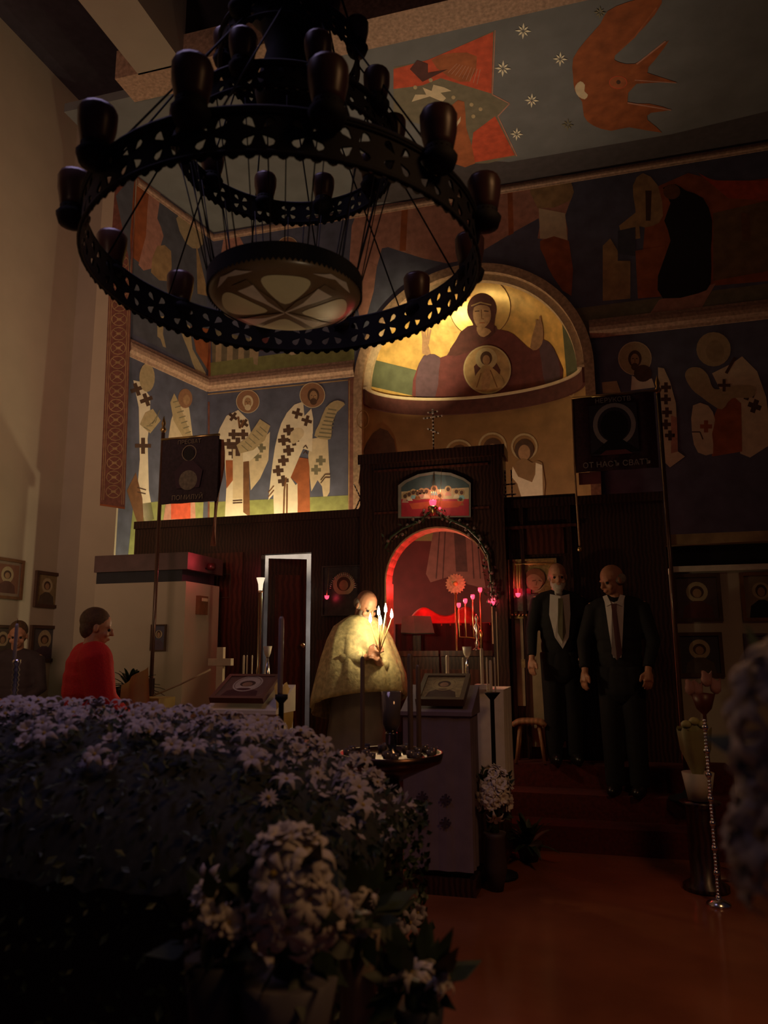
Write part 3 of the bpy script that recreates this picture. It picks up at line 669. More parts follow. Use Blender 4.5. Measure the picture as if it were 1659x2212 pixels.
# gilt icon on the right of the royal doors
gx = M('gilt repousse', (.70, .50, .20), .3, .7, .35, 30, bump=.4)
MB().box((ax+ar+.03, Y0-.015, 1.0), (xc-.015, Y0, 1.84), M('glossy honey brown panel', (.1, .1, .1))).build('inset_panel', ico)
t = framed('gilt_icon', 1100, 1208, 1205, 1336, 'Y', YI-.01, 'gilt metal icon of a dark-haired bust with columns, right of the red doorway', dkr, gx, gx, .02, th=.035)
p = Paint(lambda x, y: (onY(x, y, YI-.035), nY), .0002, tr=(1020, 950, 3.625))
p.poly([(285, 1165), (460, 1165), (460, 1218), (295, 1218)], M('icon crimson band', (.55, .05, .08), .5)); p.k += 1
p.circ(490, 1085, 82, brown, 78); p.poly([(420, 1100), (450, 1060), (500, 1055), (550, 1100), (540, 1150), (500, 1180), (440, 1160)], skin, 3)
p.line([(470, 1105), (500, 1100)], 7, umber); p.line([(520, 1100), (545, 1108)], 7, umber); p.line([(508, 1105), (500, 1140)], 6, brown); p.line([(480, 1155), (515, 1158)], 6, rust)
p.poly([(300, 1340), (590, 1340), (560, 1220), (420, 1200), (330, 1240)], M('icon silver robe', (.22, .20, .17), .4, .6, .3, 30))
p.build('painted_bust', t)
b = MB()
for x in (325, 352, 372): b.tube([onY(1020+x/3.625, 950+980/3.625, YI-.045), onY(1020+x/3.625, 950+1165/3.625, YI-.045)], .008, gold, 6)
b.tube([onY(1112, 1219, YI-.045), onY(1200, 1217, YI-.045)], .006, gold, 6)
for k in range(12): b.ball(onY(1106+k*8, 1329, YI-.05), .015, brass, 8)
b.build('relief_columns', t)
t = MB().box(tuple(onY(1127, 1442, YI-.01)), tuple(onY(1157, 1424, YI-.025)), M('brass plaque', (.75, .6, .3), .3, .8, .25, 60)).build('wall_plaque'); tag(t, 'small brass plaque on the glossy panel right of the doorway', 'plaque')
t = MB().box(tuple(onY(1072, 1297, YI-.11)), tuple(onY(1086, 1275, YI-.13)), M('plaque grey', (.35, .25, .25), .4, .3, .5, 90)).build('small_plaque'); tag(t, 'tiny dark metal icon tile on the door post right of the arch', 'plaque')
# supper icon over the arch
t = thing('arched_icon', onY(940, 1118, Y0), 'arched panel icon of a table gathering with haloed figures, over the red doorway', 'icon')
SA = lambda x, y: (onY(x, y, Y0-.03), nY)
out = [(862, 1120), (862, 1050), (875, 1040), (905, 1026), (940, 1020), (975, 1023), (1003, 1034), (1018, 1045), (1018, 1118)]
b = MB(); b.slab([onY(x, y, Y0-.001) for x, y in out], (0, -.035, 0), M('icon board grey', (.22, .2, .17), .5)); b.build('board', t)
p = Paint(lambda x, y: (onY(x, y, Y0-.037), nY), .0002)
inn = [(867, 1116), (867, 1053), (880, 1042), (907, 1030), (940, 1025), (973, 1028), (1000, 1038), (1013, 1048), (1013, 1114)]
p.poly(inn, M('icon night blue', (.06, .09, .10), .5)); p.poly([(867, 1062), (1013, 1053), (1013, 1085), (867, 1085)], haloy); p.poly([(867, 1078), (1013, 1078), (1013, 1114), (867, 1116)], M('icon crimson', (.45, .03, .05), .5))
p.k += 1
hp = [(875, 1072), (884, 1068), (893, 1064), (902, 1066), (911, 1062), (921, 1062), (938, 1056), (950, 1071), (968, 1057), (986, 1062), (997, 1064), (995, 1078)]
for x, y in hp: p.circ(x, y, 7.5, ochre, 8, 12, same=True)
p.k += 1
for i, (x, y) in enumerate(hp): p.circ(x, y, 4, umber, 4.5, 10, same=True); p.poly([(x-7, y+14), (x-4, y+6), (x+4, y+6), (x+8, y+14)], (pink, cream, M('icon sky blue', (.25, .45, .5), .6), rust)[i % 4], same=True)
p.poly([(884, 1088), (938, 1082), (1000, 1083), (990, 1096), (890, 1100)], red)
p.build('picture', t)
# ------------------------------------------------------------------ altar seen through the royal doors
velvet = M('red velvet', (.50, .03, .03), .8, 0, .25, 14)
t = thing('altar_table', (-1.55, 8.0, PL), 'altar table under a red velvet cloth beyond the arched doorway', 'altar')
MB().box((-2.0, 7.72, PL), (-1.1, 8.35, 1.74), wood).build('table_body', t)
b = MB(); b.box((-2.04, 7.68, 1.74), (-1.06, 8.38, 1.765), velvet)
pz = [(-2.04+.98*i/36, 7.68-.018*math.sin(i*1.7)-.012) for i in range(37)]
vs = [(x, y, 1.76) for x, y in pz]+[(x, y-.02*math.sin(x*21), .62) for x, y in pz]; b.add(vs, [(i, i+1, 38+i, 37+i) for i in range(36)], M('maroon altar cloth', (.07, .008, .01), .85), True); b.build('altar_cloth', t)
t = MB(); rng = random.Random(3)
vs = []; fs = []
for j in range(9):
    for i in range(25):
        u, v = i/24, j/8; vs.append((-1.95+.72*u, 7.76+.5*v, 1.77+(.16+.06*math.sin(u*9)+.04*math.sin(v*6+u*4))*math.sin(math.pi*min(1, max(0, v)))**.5*math.sin(math.pi*u)**.4))
for j in range(8):
    for i in range(24): fs.append((j*25+i, j*25+i+1, (j+1)*25+i+1, (j+1)*25+i))
t.add(vs, fs, velvet, True); tag(t.build('altar_cover'), 'rumpled bright red cloth heaped over the altar top', 'cloth')
t = thing('book_stand', onY(900, 1368, 7.45), 'grey open book on a stand inside the red doorway', 'book')
page = M('grey green page', (.13, .13, .12), .7)
b = MB(); a0, a1, a2, a3, a4, a5 = [onY(x, y, Y) for x, y, Y in ((866, 1366, 7.4), (897, 1368, 7.42), (938, 1367, 7.4), (868, 1332, 7.52), (893, 1330, 7.54), (930, 1331, 7.52))]
b.slab([a0, a1, a4, a3], (0, .02, -.01), page).slab([a1, a2, a5, a4], (0, .02, -.01), page); b.build('page_block', t)
b = MB(); c1 = onY(900, 1368, 7.45); b.box((c1.x-.04, 7.46, PL), (c1.x+.04, 7.54, c1.z-.02), wood).box((c1.x-.2, 7.40, PL), (c1.x+.2, 7.60, PL+.04), wood); b.build('stand', t)
t = thing('ceremonial_fan', onY(985, 1400, 7.5), 'sun-shaped metal disc with a scalloped edge standing on a pole in the red doorway', 'ceremonial fan')
c = onY(984, 1261, 7.5); b = MB(); prof = [(c.x+(.105 if k % 2 else .088)*math.cos(math.pi*k/20), 7.5, c.z+(.105 if k % 2 else .088)*math.sin(math.pi*k/20)) for k in range(40)]
b.slab(prof, (0, .012, 0), M('rose gilt', (.62, .40, .25), .45, .5, .3, 40)); b.ball(c+Vector((0, -.01, 0)), .025, gold, 10); b.build('disc', t)
MB().tube([c-Vector((0, 0, .09)), (c.x, 7.5, PL)], .012, brass, 8).build('pole', t)
p = Paint(sApse, .0006, fine=9)
p.poly([(938, 1135), (975, 1128), (1000, 1135), (1030, 1150), (1050, 1272), (1010, 1262), (990, 1240), (930, 1258), (920, 1240)], M('robe in shade red', (.26, .08, .07), .8), 0)
p.poly([(980, 1140), (1005, 1145), (1010, 1235), (985, 1235)], maroon); p.k += 1
for x in (950, 962, 1018, 1030): p.line([(x, 1140), (x+(x-990)*.2, 1250)], 2.5, maroon, same=True)
p.build('fresco_robed_figure', apse_wall, 'long pale robe of a painted figure above the altar')
redglass = M('lit red glass', (1, .05, .10), .2, 0, 0, 5, emit=2.5); flame = M('candle flame', (1, .80, .45), .5, 0, 0, 5, emit=55); rflame = M('flame seen through red glass', (1, .45, .45), .5, 0, 0, 5, emit=14)
t = thing('branched_lamp_stand', onY(1030, 1400, 7.35), 'brass stand with a rising row of four lit red glass lamps in the doorway', 'lamp stand')
pts = [(991, 1306), (1005, 1297), (1021, 1288), (1037, 1273)]
b = MB(); base = onY(1040, 1400, 7.35); b.lathe((base.x, 7.35, PL), [(.12, 0), (.12, .02), (.03, .05), (.015, .1), (.015, 1.05), (.03, 1.1), (.0, 1.15)], brass, 14)
for x, y in pts: q = onY(x, y+8, 7.35); b.tube([(base.x, 7.35, 1.6), (q.x, 7.35, 1.62), tuple(q)], .008, brass, 6)
b.build('branch_frame', t)
for x, y in pts:
    q = onY(x, y, 7.35); g = MB().lathe((q.x, q.y, q.z-.03), [(.010, 0), (.018, .012), (.021, .034), (.018, .046)], redglass, 12, close=False).build('red_glass', t); MB().ball(q, .011, rflame, 8).build('flame', g)
light('altar_lamp_light', 'POINT', tuple(onY(1014, 1285, 7.25)), 3.6, (1, .03, .05), .05)
light('altar_inner_light', 'POINT', (-1.70, 7.62, 2.12), 6.0, (1, .03, .03), .06)
light('altar_high_light', 'POINT', (-1.1, 8.0, 2.5), 2.0, (1, .05, .03), .1)
# tall silver lamp on the altar right
t = thing('altar_candlestick', onY(1031, 1400, 7.2), 'ornate silver candlestick in front of the red lamps, inside the doorway', 'candlestick')
q = onY(1031, 1390, 7.2); MB().lathe((q.x, 7.2, 1.49), [(.05, 0), (.05, .01), (.015, .03), (.03, .07), (.012, .1), (.028, .13), (.012, .17), (.03, .22), (.008, .26), (.02, .3), (.006, .34)], M('dim silver', (.5, .4, .35), .25, 1), 14).build('stem', t)
# hanging lamp before the supper icon
t = thing('hanging_vigil_lamp', onY(935, 1086, Y0-.15), 'small lit red glass lamp hanging on chains before the arched icon', 'vigil lamp')
q = onY(935, 1086, Y0-.15); top = onY(938, 1022, Y0-.06)
b = MB()
for k in (-1, 0, 1): b.tube([q+Vector((.03*k, 0, .0)), top], .0025, brass, 4)
b.build('chain', t)
g = MB().lathe((q.x, q.y, q.z-.035), [(.01, 0), (.03, .02), (.036, .05), (.03, .06)], redglass, 12, close=False).build('red_glass', t); MB().ball(q, .014, rflame, 8).build('flame', g)
MB().lathe((q.x, q.y, q.z-.12), [(.004, 0), (.02, .03), (.05, .07), (.045, .085)], brass, 14).build('lamp_bowl', t)
light('supper_lamp_light', 'POINT', (q.x, q.y-.02, q.z+.0), .8, (1, .12, .12), .02)
light('supper_warm_light', 'POINT', (q.x+.03, q.y-.06, q.z+.12), 1.3, (1, .8, .5), .02)
t = thing('hanging_vigil_lamp', onY(950, 1098, Y0-.2), 'tiny pink-lit glass lamp just right of the lamp below the arched icon', 'vigil lamp')
q = onY(950, 1098, Y0-.2); MB().ball(q, .013, redglass, 8).build('red_glass', t); MB().tube([q, (q.x, Y0-.05, 3.32)], .002, brass, 4).build('chain', t)
for x, y, lab, po in ((1119, 1285, 'lit red vigil lamp hanging in front of the gilt icon', .35), (706, 1290, 'small pink-lit lamp in front of the embossed icon behind the priest', .03), (1064, 1303, 'red glass lamp against the door post right of the branched lamps', .7)):
    q = onY(x, y, YI-.14); t = thing('vigil_lamp', q, lab, 'vigil lamp'); g = MB().lathe((q.x, q.y, q.z-.02), [(.008, 0), (.02, .012), (.024, .035)], redglass, 10, close=False).build('red_glass', t); MB().ball(q, .011, rflame, 8).build('flame', g)
    MB().tube([q+Vector((0, 0, .02)), q+Vector((0, .06, .3))], .002, brass, 4).build('chain', t); light('vigil_light', 'POINT', (q.x, q.y-.03, q.z+.02), po, (1, .08, .15), .015)
# garland around the arch
leafm = M('dark green leaf', (.03, .05, .02), .5, 0, .4, 30); petm = M('dried petal', (.22, .14, .12), .7, 0, .4, 40)
t = thing('leaf_garland', onY(940, 1110, Y0-.08), 'dark leafy garland draped over the arch and down its right side', 'garland')
rng = random.Random(5); bl = MB(); bf = MB(); cp = (ax, Y0-.05, az)
path = [onY(x, y, Y0-.05) for x, y in ((832, 1185), (845, 1160), (870, 1142), (905, 1128), (935, 1100), (970, 1122), (1010, 1140), (1035, 1165), (1055, 1200), (1060, 1240), (1063, 1275), (1062, 1310))]
MB().tube(path, .012, leafm, 6).build('stem', t)
for i in range(len(path)-1):
    for k in range(16 if i > 2 else 7):
        q = path[i].lerp(path[i+1], rng.random())+Vector([rng.uniform(-.045, .045) for _ in range(3)]); d = Vector([rng.uniform(-1, 1) for _ in range(3)]).normalized(); e = d.orthogonal().normalized(); L = rng.uniform(.03, .055)
        bl.add([q, q+d*L*.5+e*L*.25, q+d*L, q+d*L*.5-e*L*.25], [(0, 1, 2, 3)], leafm)
        if k % 5 == 0: bf.ball(q+Vector((0, -.02, 0)), .016, petm, 8)
tag(bl.build('leaves', t), kind='stuff'); bf.build('blossoms', t)
# beaded crosses on top of the screen
def beadcross(c, arms, label, r=.011):
    t = thing('beaded_cross', c, label, 'cross'); b = MB()
    for (x0, z0, x1, z1) in arms: b.tube([c+Vector((x0, 0, z0)), c+Vector((x1, 0, z1))], .007, wood, 6)
    b.build('cross_bar', t); b = MB(); n_ = 0
    for (x0, z0, x1, z1) in arms:
        L = math.hypot(x1-x0, z1-z0); n = max(2, int(L/.036))
        for k in range(n+1): f_ = k/n; b.ball(c+Vector((x0+(x1-x0)*f_, -.012, z0+(z1-z0)*f_)), r, M('glint white bead', (.95, .88, .78), .2, .1, .05, 9), 8)  # silver beads coloured white for the glints they would catch
    b.build('silver_beads', t)
q = onY(937, 985, Y0); q.z = 3.40
beadcross(q, [(0, 0, 0, .41), (-.09, .33, .09, .34), (-.045, .385, .045, .39), (-.05, .22, .05, .17)], 'silver beaded three-bar cross standing on top of the icon screen')
q = onY(780, 1105, YI); q.z = 2.88
beadcross(q, [(-.06, 0, .055, .25), (.05, 0, -.07, .25), (-.02, .0, .02, .1)], 'beaded cross tilted against the left side of the raised screen centre', .009)
q = onY(1100, 1085, YI); q.z = 2.91
beadcross(q, [(-.03, 0, -.03, .26), (.03, .0, .03, .26), (-.03, .13, .06, .13), (-.03, .03, .06, .03)], 'beaded metal cross seen edge-on right of the raised screen centre', .009)
# thermostat, made-up red lamp added on the parapet for its red glow
t = thing('thermostat', onX(432, 1328, pa1.x), 'small brown box with a pale switch on the parapet end', 'switch box')
q0, q1 = onX(422, 1327, pa1.x), onX(442, 1289, pa1.x)
MB().box((pa1.x, q0.y, q0.z), (pa1.x+.04, q1.y, q1.z), brown).build('case', t); MB().box((pa1.x+.04, q0.y+.04, q1.z-.05), (pa1.x+.048, q1.y-.02, q1.z-.02), cream).build('switch', t)
t = thing('added_red_lamp', (pa1.x+.05, 6.5, 2.30), 'unlit red lamp added on the dark cap of the parapet', 'lamp')
MB().lathe((pa1.x+.08, 6.62, 2.27), [(.03, 0), (.045, .02), (.04, .06), (.02, .07)], M('unlit red glass', (.04, .006, .006), .4), 12).build('glass', t)
MB().tube([(pa1.x, 6.62, 2.29), (pa1.x+.08, 6.62, 2.29)], .008, iron, 6).build('bracket', t)
light('parapet_red_light', 'POINT', (pa1.x+.16, 6.34, 2.34), 1.5, (1, .10, .12), .002)  # added light standing in for the red reflected on the parapet
# ------------------------------------------------------------------ chandelier
CH = Vector((-1.1876, 2.7243, 3.04)); RO, BH = .80, .155
ch = thing('ring_chandelier', (CH.x, CH.y, CH.z), 'huge black pierced iron ring chandelier hanging overhead with glass cups', 'chandelier')
def pierced_ring(R, z, h, ncell, name, t_=.008):
    """hoop with a four-petal cross cut in every cell and a scalloped lower edge"""
    b = MB(); cell = 2*math.pi*R/ncell; hc = h/2
    def put(u, v, r=R): a = u/R; return (CH.x+r*math.cos(a), CH.y+r*math.sin(a), z+v)
    bm = bmesh.new(); es = []
    def loop(pts):
        vs = [bm.verts.new((x, y, 0)) for x, y in pts]
        for i in range(len(vs)): es.append(bm.edges.new((vs[i], vs[(i+1) % len(vs)])))
    loop([(0, 0), (cell/2, 0), (cell, 0), (cell, h), (cell/2, h), (0, h)])
    for k in range(4):
        an = math.pi/4+math.pi/2*k; c_, s_ = math.cos(an), math.sin(an); q = min(hc, cell/2)
        loop([(cell/2+(x*c_-y*s_)*q, hc+(x*s_+y*c_)*q) for x, y in ((.20, 0), (.42, .10), (.64, .21), (.80, .18), (.86, 0), (.80, -.18), (.64, -.21), (.42, -.10))])
    bmesh.ops.triangle_fill(bm, edges=es, use_beauty=True)
    bm.verts.index_update(); cv = [(v.co.x, v.co.y) for v in bm.verts]; cf = [tuple(v.index for v in f.verts) for f in bm.faces]; bm.free()
    for c in range(ncell):
        u0 = c*cell
        for r in (R, R-t_): b.add([put(u0+x, y, r) for x, y in cv], cf, iron)
    # rims
    for zz, rr in ((0, .010), (h, .012), (h*.93, .007)):
        pts = [put(2*math.pi*R*k/72, zz, R+.002) for k in range(73)]; b.tube(pts, rr, iron, 6, cap=False)
    ns = ncell*3
    for k in range(ns):
        um = 2*math.pi*R*k/ns; w = 2*math.pi*R/ns
        b.add([put(um-w*.5, 0), put(um+w*.5, 0), put(um+w*.25, -.018), put(um, -.024), put(um-w*.25, -.018)], [(0, 1, 2, 3, 4)], iron)
    return b.build(name, ch)
pierced_ring(RO, CH.z, BH, 32, 'outer_ring')
R2, Z2 = .458, 3.56
pierced_ring(R2, Z2, .10, 24, 'upper_ring', .006)
pierced_ring(.30, 4.02, .09, 16, 'crown_ring', .006)
cupm = M('smoky amber glass cup', (.085, .035, .025), .35, 0, .2, 12)
def cup(c, name='lamp_cup', s=1.0):
    h = MB().lathe(c, [(.012*s, -.05*s), (.05*s, -.035*s), (.062*s, 0), (.045*s, .02*s), (.05*s, .03*s)], iron, 14).build('cup_holder', ch)
    MB().lathe(c, [(.045*s, .02*s), (.052*s, .05*s), (.062*s, .10*s), (.064*s, .15*s), (.058*s, .165*s), (.02*s, .168*s)], cupm, 16).build('glass_cup', h)
for k in range(12):
    a = R_(2+30*k); cup(Vector((CH.x+(RO+.035)*math.cos(a), CH.y+(RO+.035)*math.sin(a), CH.z+BH-.02)), s=1.05)
for k in range(10):
    a = R_(19+36*k); cup(Vector((CH.x+R2*math.cos(a), CH.y+R2*math.sin(a), Z2+.09)), s=.85)
for k in range(6):
    a = R_(60*k+10); cup(Vector((CH.x+.30*math.cos(a), CH.y+.30*math.sin(a), 4.10)), s=.8)
b = MB()
for k in range(12):
    a = R_(30*k+8); e = a+R_(9)
    for (r0, z0, r1, z1, aa) in ((RO, CH.z+BH, .30, 4.05, e), ):
        b.tube([(CH.x+r0*math.cos(a), CH.y+r0*math.sin(a), z0), (CH.x+r1*math.cos(aa), CH.y+r1*math.sin(aa), z1)], .004, iron, 5)
for k in range(16):
    a = R_(22.5*k); b.tube([(CH.x+R2*.9*math.cos(a), CH.y+R2*.9*math.sin(a), Z2), (CH.x+.31*math.cos(a), CH.y+.31*math.sin(a), 3.0)], .0025, iron, 4)
for k in range(6):
    a = R_(60*k); b.tube([(CH.x+.30*math.cos(a), CH.y+.30*math.sin(a), 4.1), (CH.x, CH.y, 5.2)], .005, iron, 5)
b.tube([(CH.x, CH.y, 5.2), (CH.x, CH.y, 8.2)], .02, iron, 8); b.build('suspension_chains', ch)
b = MB().lathe((CH.x, CH.y, 4.1), [(.02, -.4), (.12, -.34), (.15, -.2), (.10, 0), (.14, .15), (.22, .25), (.24, .4), (.12, .5), (.03, .6), (.03, 1.1)], iron, 20); b.build('centre_hub', ch)
# bowl under the hub with inlaid petals
ZD = 2.955; RD = .315
def bowlz(r): return ZD-.075*math.sqrt(max(0, 1-(r/RD)**2))
bowlm = M('brown painted bowl', (.20, .13, .07), .28, 0, .2, 8); petal = M('cream opal glass', (.78, .72, .44), .38, 0, .06, 8); petw = M('white opal glass', (.74, .63, .52), .38)
b = MB(); b.lathe((CH.x, CH.y, 0), [(RD*math.sin(R_(a)), ZD-.075*math.cos(R_(a))) for a in range(1, 91, 6)]+[(RD, ZD+.01), (RD-.01, ZD+.01)], bowlm, 48)
dish = b.build('lamp_bowl', ch)
def sBowl(x, y):
    r = min(math.hypot(x, y), RD*.98); k = r/max(1e-6, math.hypot(x, y)); x, y = x*k, y*k
    return Vector((CH.x+x, CH.y-y, bowlz(r))), Vector((x, -y, -RD*RD/.075*.35)).normalized()
p = Paint(sBowl, .0004, fine=.03); 
def rot(pts, a): c, s = math.cos(a), math.sin(a); return [(x*c-y*s, x*s+y*c) for x, y in pts]
for k in range(4):
    a = math.pi/2*k-R_(24)
    p.poly(rot([(0, -.07), (.055, -.13), (.095, -.21), (.07, -.245), (0, -.255), (-.07, -.245), (-.095, -.21), (-.055, -.13)], a), petal, 3)
for k in range(4):
    a = math.pi/2*k-R_(24); p.poly(rot([(.0, -.012), (.045, -.10), (.15, -.205), (.205, -.15), (.10, -.045), (.012, 0)], a), bowlm)
    p.poly(rot([(0, -.004), (.07, -.085), (.125, -.185), (.185, -.125), (.085, -.07), (.004, 0)], a), petw)
    p.poly(rot([(.125, -.255), (.19, -.235), (.25, -.17), (.265, -.10), (.22, -.19)], a), petw)
p.build('opal_inlay', dish)
b = MB(); n = 96
for k in range(n):
    a0, a1, am = 2*math.pi*k/n, 2*math.pi*(k+1)/n, 2*math.pi*(k+.5)/n; g = lambda a, z, r=RD+.006: (CH.x+r*math.cos(a), CH.y+r*math.sin(a), z)
    d_ = .018 if k % 2 else 0
    b.add([g(a0, ZD-.0), g(a1, ZD-.0), g(a1, ZD+.06), g(a0, ZD+.06)], [(0, 1, 2, 3)], iron); b.add([g(a0, ZD), g(a1, ZD), g(a1, ZD-.004), g(am, ZD-.02), g(a0, ZD-.004)], [(0, 1, 2, 3, 4)], iron)
    b.add([g(a0, ZD+.06, RD-.03), g(a1, ZD+.06, RD-.03), g(a1, ZD+.06), g(a0, ZD+.06)], [(0, 1, 2, 3)], iron)
b.build('scalloped_rim', dish)
b = MB()
for k in range(14):
    a = R_(360/14*k); b.tube([(CH.x+(RD)*math.cos(a), CH.y+(RD)*math.sin(a), ZD+.06), (CH.x+R2*math.cos(a), CH.y+R2*math.sin(a), Z2)], .003, iron, 4)
b.build('bowl_chains', ch)
# ------------------------------------------------------------------ people
skinm = M('skin', (.55, .27, .17), .5, 0, .08, 14); skind = M('tanned skin', (.48, .22, .13), .5, 0, .08, 14)
suit = M('black suit cloth', (.007, .006, .008), .85, 0, .2, 60); shirt = M('white shirt', (.66, .60, .58), .7, 0, .05, 20)
def fuse(mb, name, parent, voxel, m, sm=3):
    o = mb.build('tmp'); md = o.modifiers.new('r', 'REMESH'); md.mode = 'VOXEL'; md.voxel_size = voxel
    s_ = o.modifiers.new('s', 'SMOOTH'); s_.factor = .5; s_.iterations = sm
    dg = bpy.context.evaluated_depsgraph_get(); me = bpy.data.meshes.new_from_object(o.evaluated_get(dg)); me.name = name
    bpy.data.objects.remove(o)
    loc = parent.location
    for v in me.vertices: v.co -= loc
    me.materials.clear(); me.materials.append(m)
    for p in me.polygons: p.use_smooth = True; p.material_index = 0
    o = link(bpy.data.objects.new(name, me)); o.parent = parent; return o
class Person:
    def __init__(s, loc, heading, Hh, label, sk=skinm, lean=(0, 0)):
        s.root = thing('person', loc, label, 'person'); s.k = Hh/1.75; s.sk = sk
        s.T = Matrix.Translation(loc) @ Matrix.Rotation(R_(heading), 4, 'Z') @ Matrix.Scale(s.k, 4)
        s.body = MB(); s.lean = lean; s.hd = None
    def w(s, p):
        p = Vector(p); t = max(0, (p.z-.95)); return s.T @ Vector((p.x+s.lean[0]*t, p.y+s.lean[1]*t, p.z))
    def tube(s, mb, pts, rs, n=12): mb.tube([s.w(p) for p in pts], [r*s.k for r in rs], s.sk, n)
    def ball(s, mb, p, r, sc3=(1, 1, 1), M4=None):
        q = MB().ball((0, 0, 0), r*s.k, s.sk, 14, sc3); T = M4 if M4 else (Matrix.Translation(s.w(p)) @ s.T.to_3x3().normalized().to_4x4())
        mb.add([T @ v for v in q.v], q.f, s.sk, True)
    def head(s, turn=0, pitch=0, hair=None, cap=.0, beard=None, beardlen=0):
        b = s.body; nk = Vector((0, .015, 1.50))
        s.tube(b, [(0, -.01, 1.40), (0, .0, 1.50), (0, .02, 1.58)], [.065, .055, .055])
        T = Matrix.Translation(s.w(nk)) @ s.T.to_3x3().normalized().to_4x4() @ Matrix.Rotation(R_(turn), 4, 'Z') @ Matrix.Rotation(R_(-pitch), 4, 'X') @ Matrix.Scale(s.k, 4)
        def hb(p, r, sc3=(1, 1, 1), mb=b, m=s.sk):
            q = MB().ball((0, 0, 0), r, m, 18, sc3); mb.add([T @ (v+Vector(p)) for v in q.v], q.f, m, True)
        hb((0, -.005, .155), .092, (.84, 1.08, 1.0)); hb((0, .025, .10), .075, (.80, .95, 1.15)); hb((0, .055, .045), .034, (1.1, .9, .8))
        hb((0, .100, .105), .014, (.9, 1.3, 1.9)); hb((0, .112, .090), .014, (1.1, 1, .8))
        for x in (-1, 1):
            hb((x*.033, .080, .135), .016, (1.4, .8, .5)); hb((x*.080, -.005, .115), .022, (.35, .8, 1.3)); hb((x*.043, .070, .085), .022, (1, .7, 1))
        hb((0, .093, .058), .015, (1.6, .7, .35)); hb((0, .091, .049), .014, (1.4, .7, .4))
        s.HT = T; s.hb = hb
        ey = MB()
        for x in (-1, 1): hb((x*.032, .081, .118), .0125, mb=ey, m=black)
        s.parts = [('eyes', ey, black)]
        if hair:
            h = MB(); hb((0, -.022, .172), .097, (.88, 1.08, .98), h, hair); hb((0, -.055, .12), .075, (.98, .8, 1.1), h, hair)
            if cap:                                                # bald crown: only sides and back
                h = MB()
                for x in (-1, 1): hb((x*.062, -.03, .125), .045, (.5, 1.3, 1.0), h, hair)
                hb((0, -.078, .12), .05, (1.3, .6, 1.1), h, hair)
            s.parts.append(('hair', h, hair))
        if beard:
            h = MB(); hb((0, .062, .035), .05, (1.1, .8, 1.0), h, beard); hb((0, .06, -.02), .04, (.9, .6, 1.3), h, beard)
            for x in (-1, 1): hb((x*.05, .035, .065), .03, (.6, 1, 1.3), h, beard)
            s.parts.append(('beard', h, beard))
    def hand(s, wr, fw, up, side, curl=.5):
        """wr wrist, fw finger direction, up back-of-hand direction (local); side +1 right"""
        fw = Vector(fw).normalized(); up = Vector(up).normalized(); sd = fw.cross(up).normalized(); wr = Vector(wr); b = s.body
        s.tube(b, [wr, wr+fw*.03, wr+fw*.085], [.024, .030, .026])
        s.tube(b, [wr+fw*.03+sd*.018, wr+fw*.09+sd*.024], [.020, .018]); s.tube(b, [wr+fw*.03-sd*.018, wr+fw*.09-sd*.024], [.020, .018])
        for i, (o, L) in enumerate(((-.031, .068), (-.011, .078), (.010, .074), (.030, .058))):
            p = wr+fw*.088+sd*o; pts = [p-fw*.02, p]; d = fw.copy(); a = 0
            for k in range(3):
                a += curl*.55; d = (fw*math.cos(a)-up*math.sin(a)); p = p+d*(L*(.42, .32, .26)[k]); pts.append(p)
            s.tube(b, pts, [.010, .0095, .009, .0085, .0075], 8)
        t0 = wr+fw*.03-sd*side*.026; d1 = (fw*.6-sd*side*.7-up*.2*curl).normalized(); t1 = t0+d1*.04; t2 = t1+(fw*.8-up*.45*curl).normalized()*.034
        s.tube(b, [t0, t1, t2, t2+fw*.012], [.014, .0115, .010, .008], 8)
    def arms(s, R, L):
        s.R = R; s.L = L
        for sd, A in ((1, R), (-1, L)):
            sh = Vector((sd*.18, 0, 1.42)); s.tube(s.body, [(sd*.05, 0, 1.42), sh, A[0], A[1]], [.07, .05, .038, .026])
            s.hand(A[1], A[2], A[3], sd, A[4])
    def torso(s):
        s.tube(s.body, [(0, 0, .90), (0, 0, 1.08), (0, 0, 1.28), (0, 0, 1.42)], [.11, .10, .11, .075])
        for x in (-1, 1): s.tube(s.body, [(x*.08, 0, .93), (x*.09, .01, .50), (x*.09, -.01, .10), (x*.09, .09, .04)], [.085, .055, .038, .035])
    def coat(s, m, hem=.78, sleeve=1.0, name='jacket', grow=0, vox=.014):
        c = MB(); g = grow
        for z, rx, ry in ((hem, .185, .13), (1.0, .175, .125), (1.2, .185, .13), (1.36, .18, .115)): s.ball(c, (0, 0, z), 1, (rx+g, ry+g, .14))
        for z in (hem+.06, .9, 1.1, 1.28): s.ball(c, (0, 0, z), 1, (.178+g, .127+g, .12))
        s.tube(c, [(-.13, 0, 1.425), (0, -.01, 1.455), (.13, 0, 1.425)], [.065+g, .07, .065+g])
        for sd, A in ((1, s.R), (-1, s.L)):
            e, w_ = Vector(A[0]), Vector(A[1]); s.tube(c, [(sd*.13, 0, 1.42), (sd*.185, 0, 1.40), e, e.lerp(w_, .92)], [.07+g, .068+g, .055+g, .042+g])
        fuse(c, name, s.root, vox, m, 2)
    def trousers(s, m):
        c = MB()
        for x in (-1, 1): s.tube(c, [(x*.07, 0, .95), (x*.09, .01, .50), (x*.09, -.01, .06)], [.115, .082, .072])
        fuse(c, 'trousers', s.root, .016, m, 2)
        for x in (-1, 1):
            sh = MB(); s.ball(sh, (x*.09, .055, .045), 1, (.055, .155, .055)); sh.build('shoe', s.root)
            for o in s.root.children:
                if o.name.startswith('shoe'): o.data.materials[0] = M('black shoe leather', (.015, .012, .012), .3)
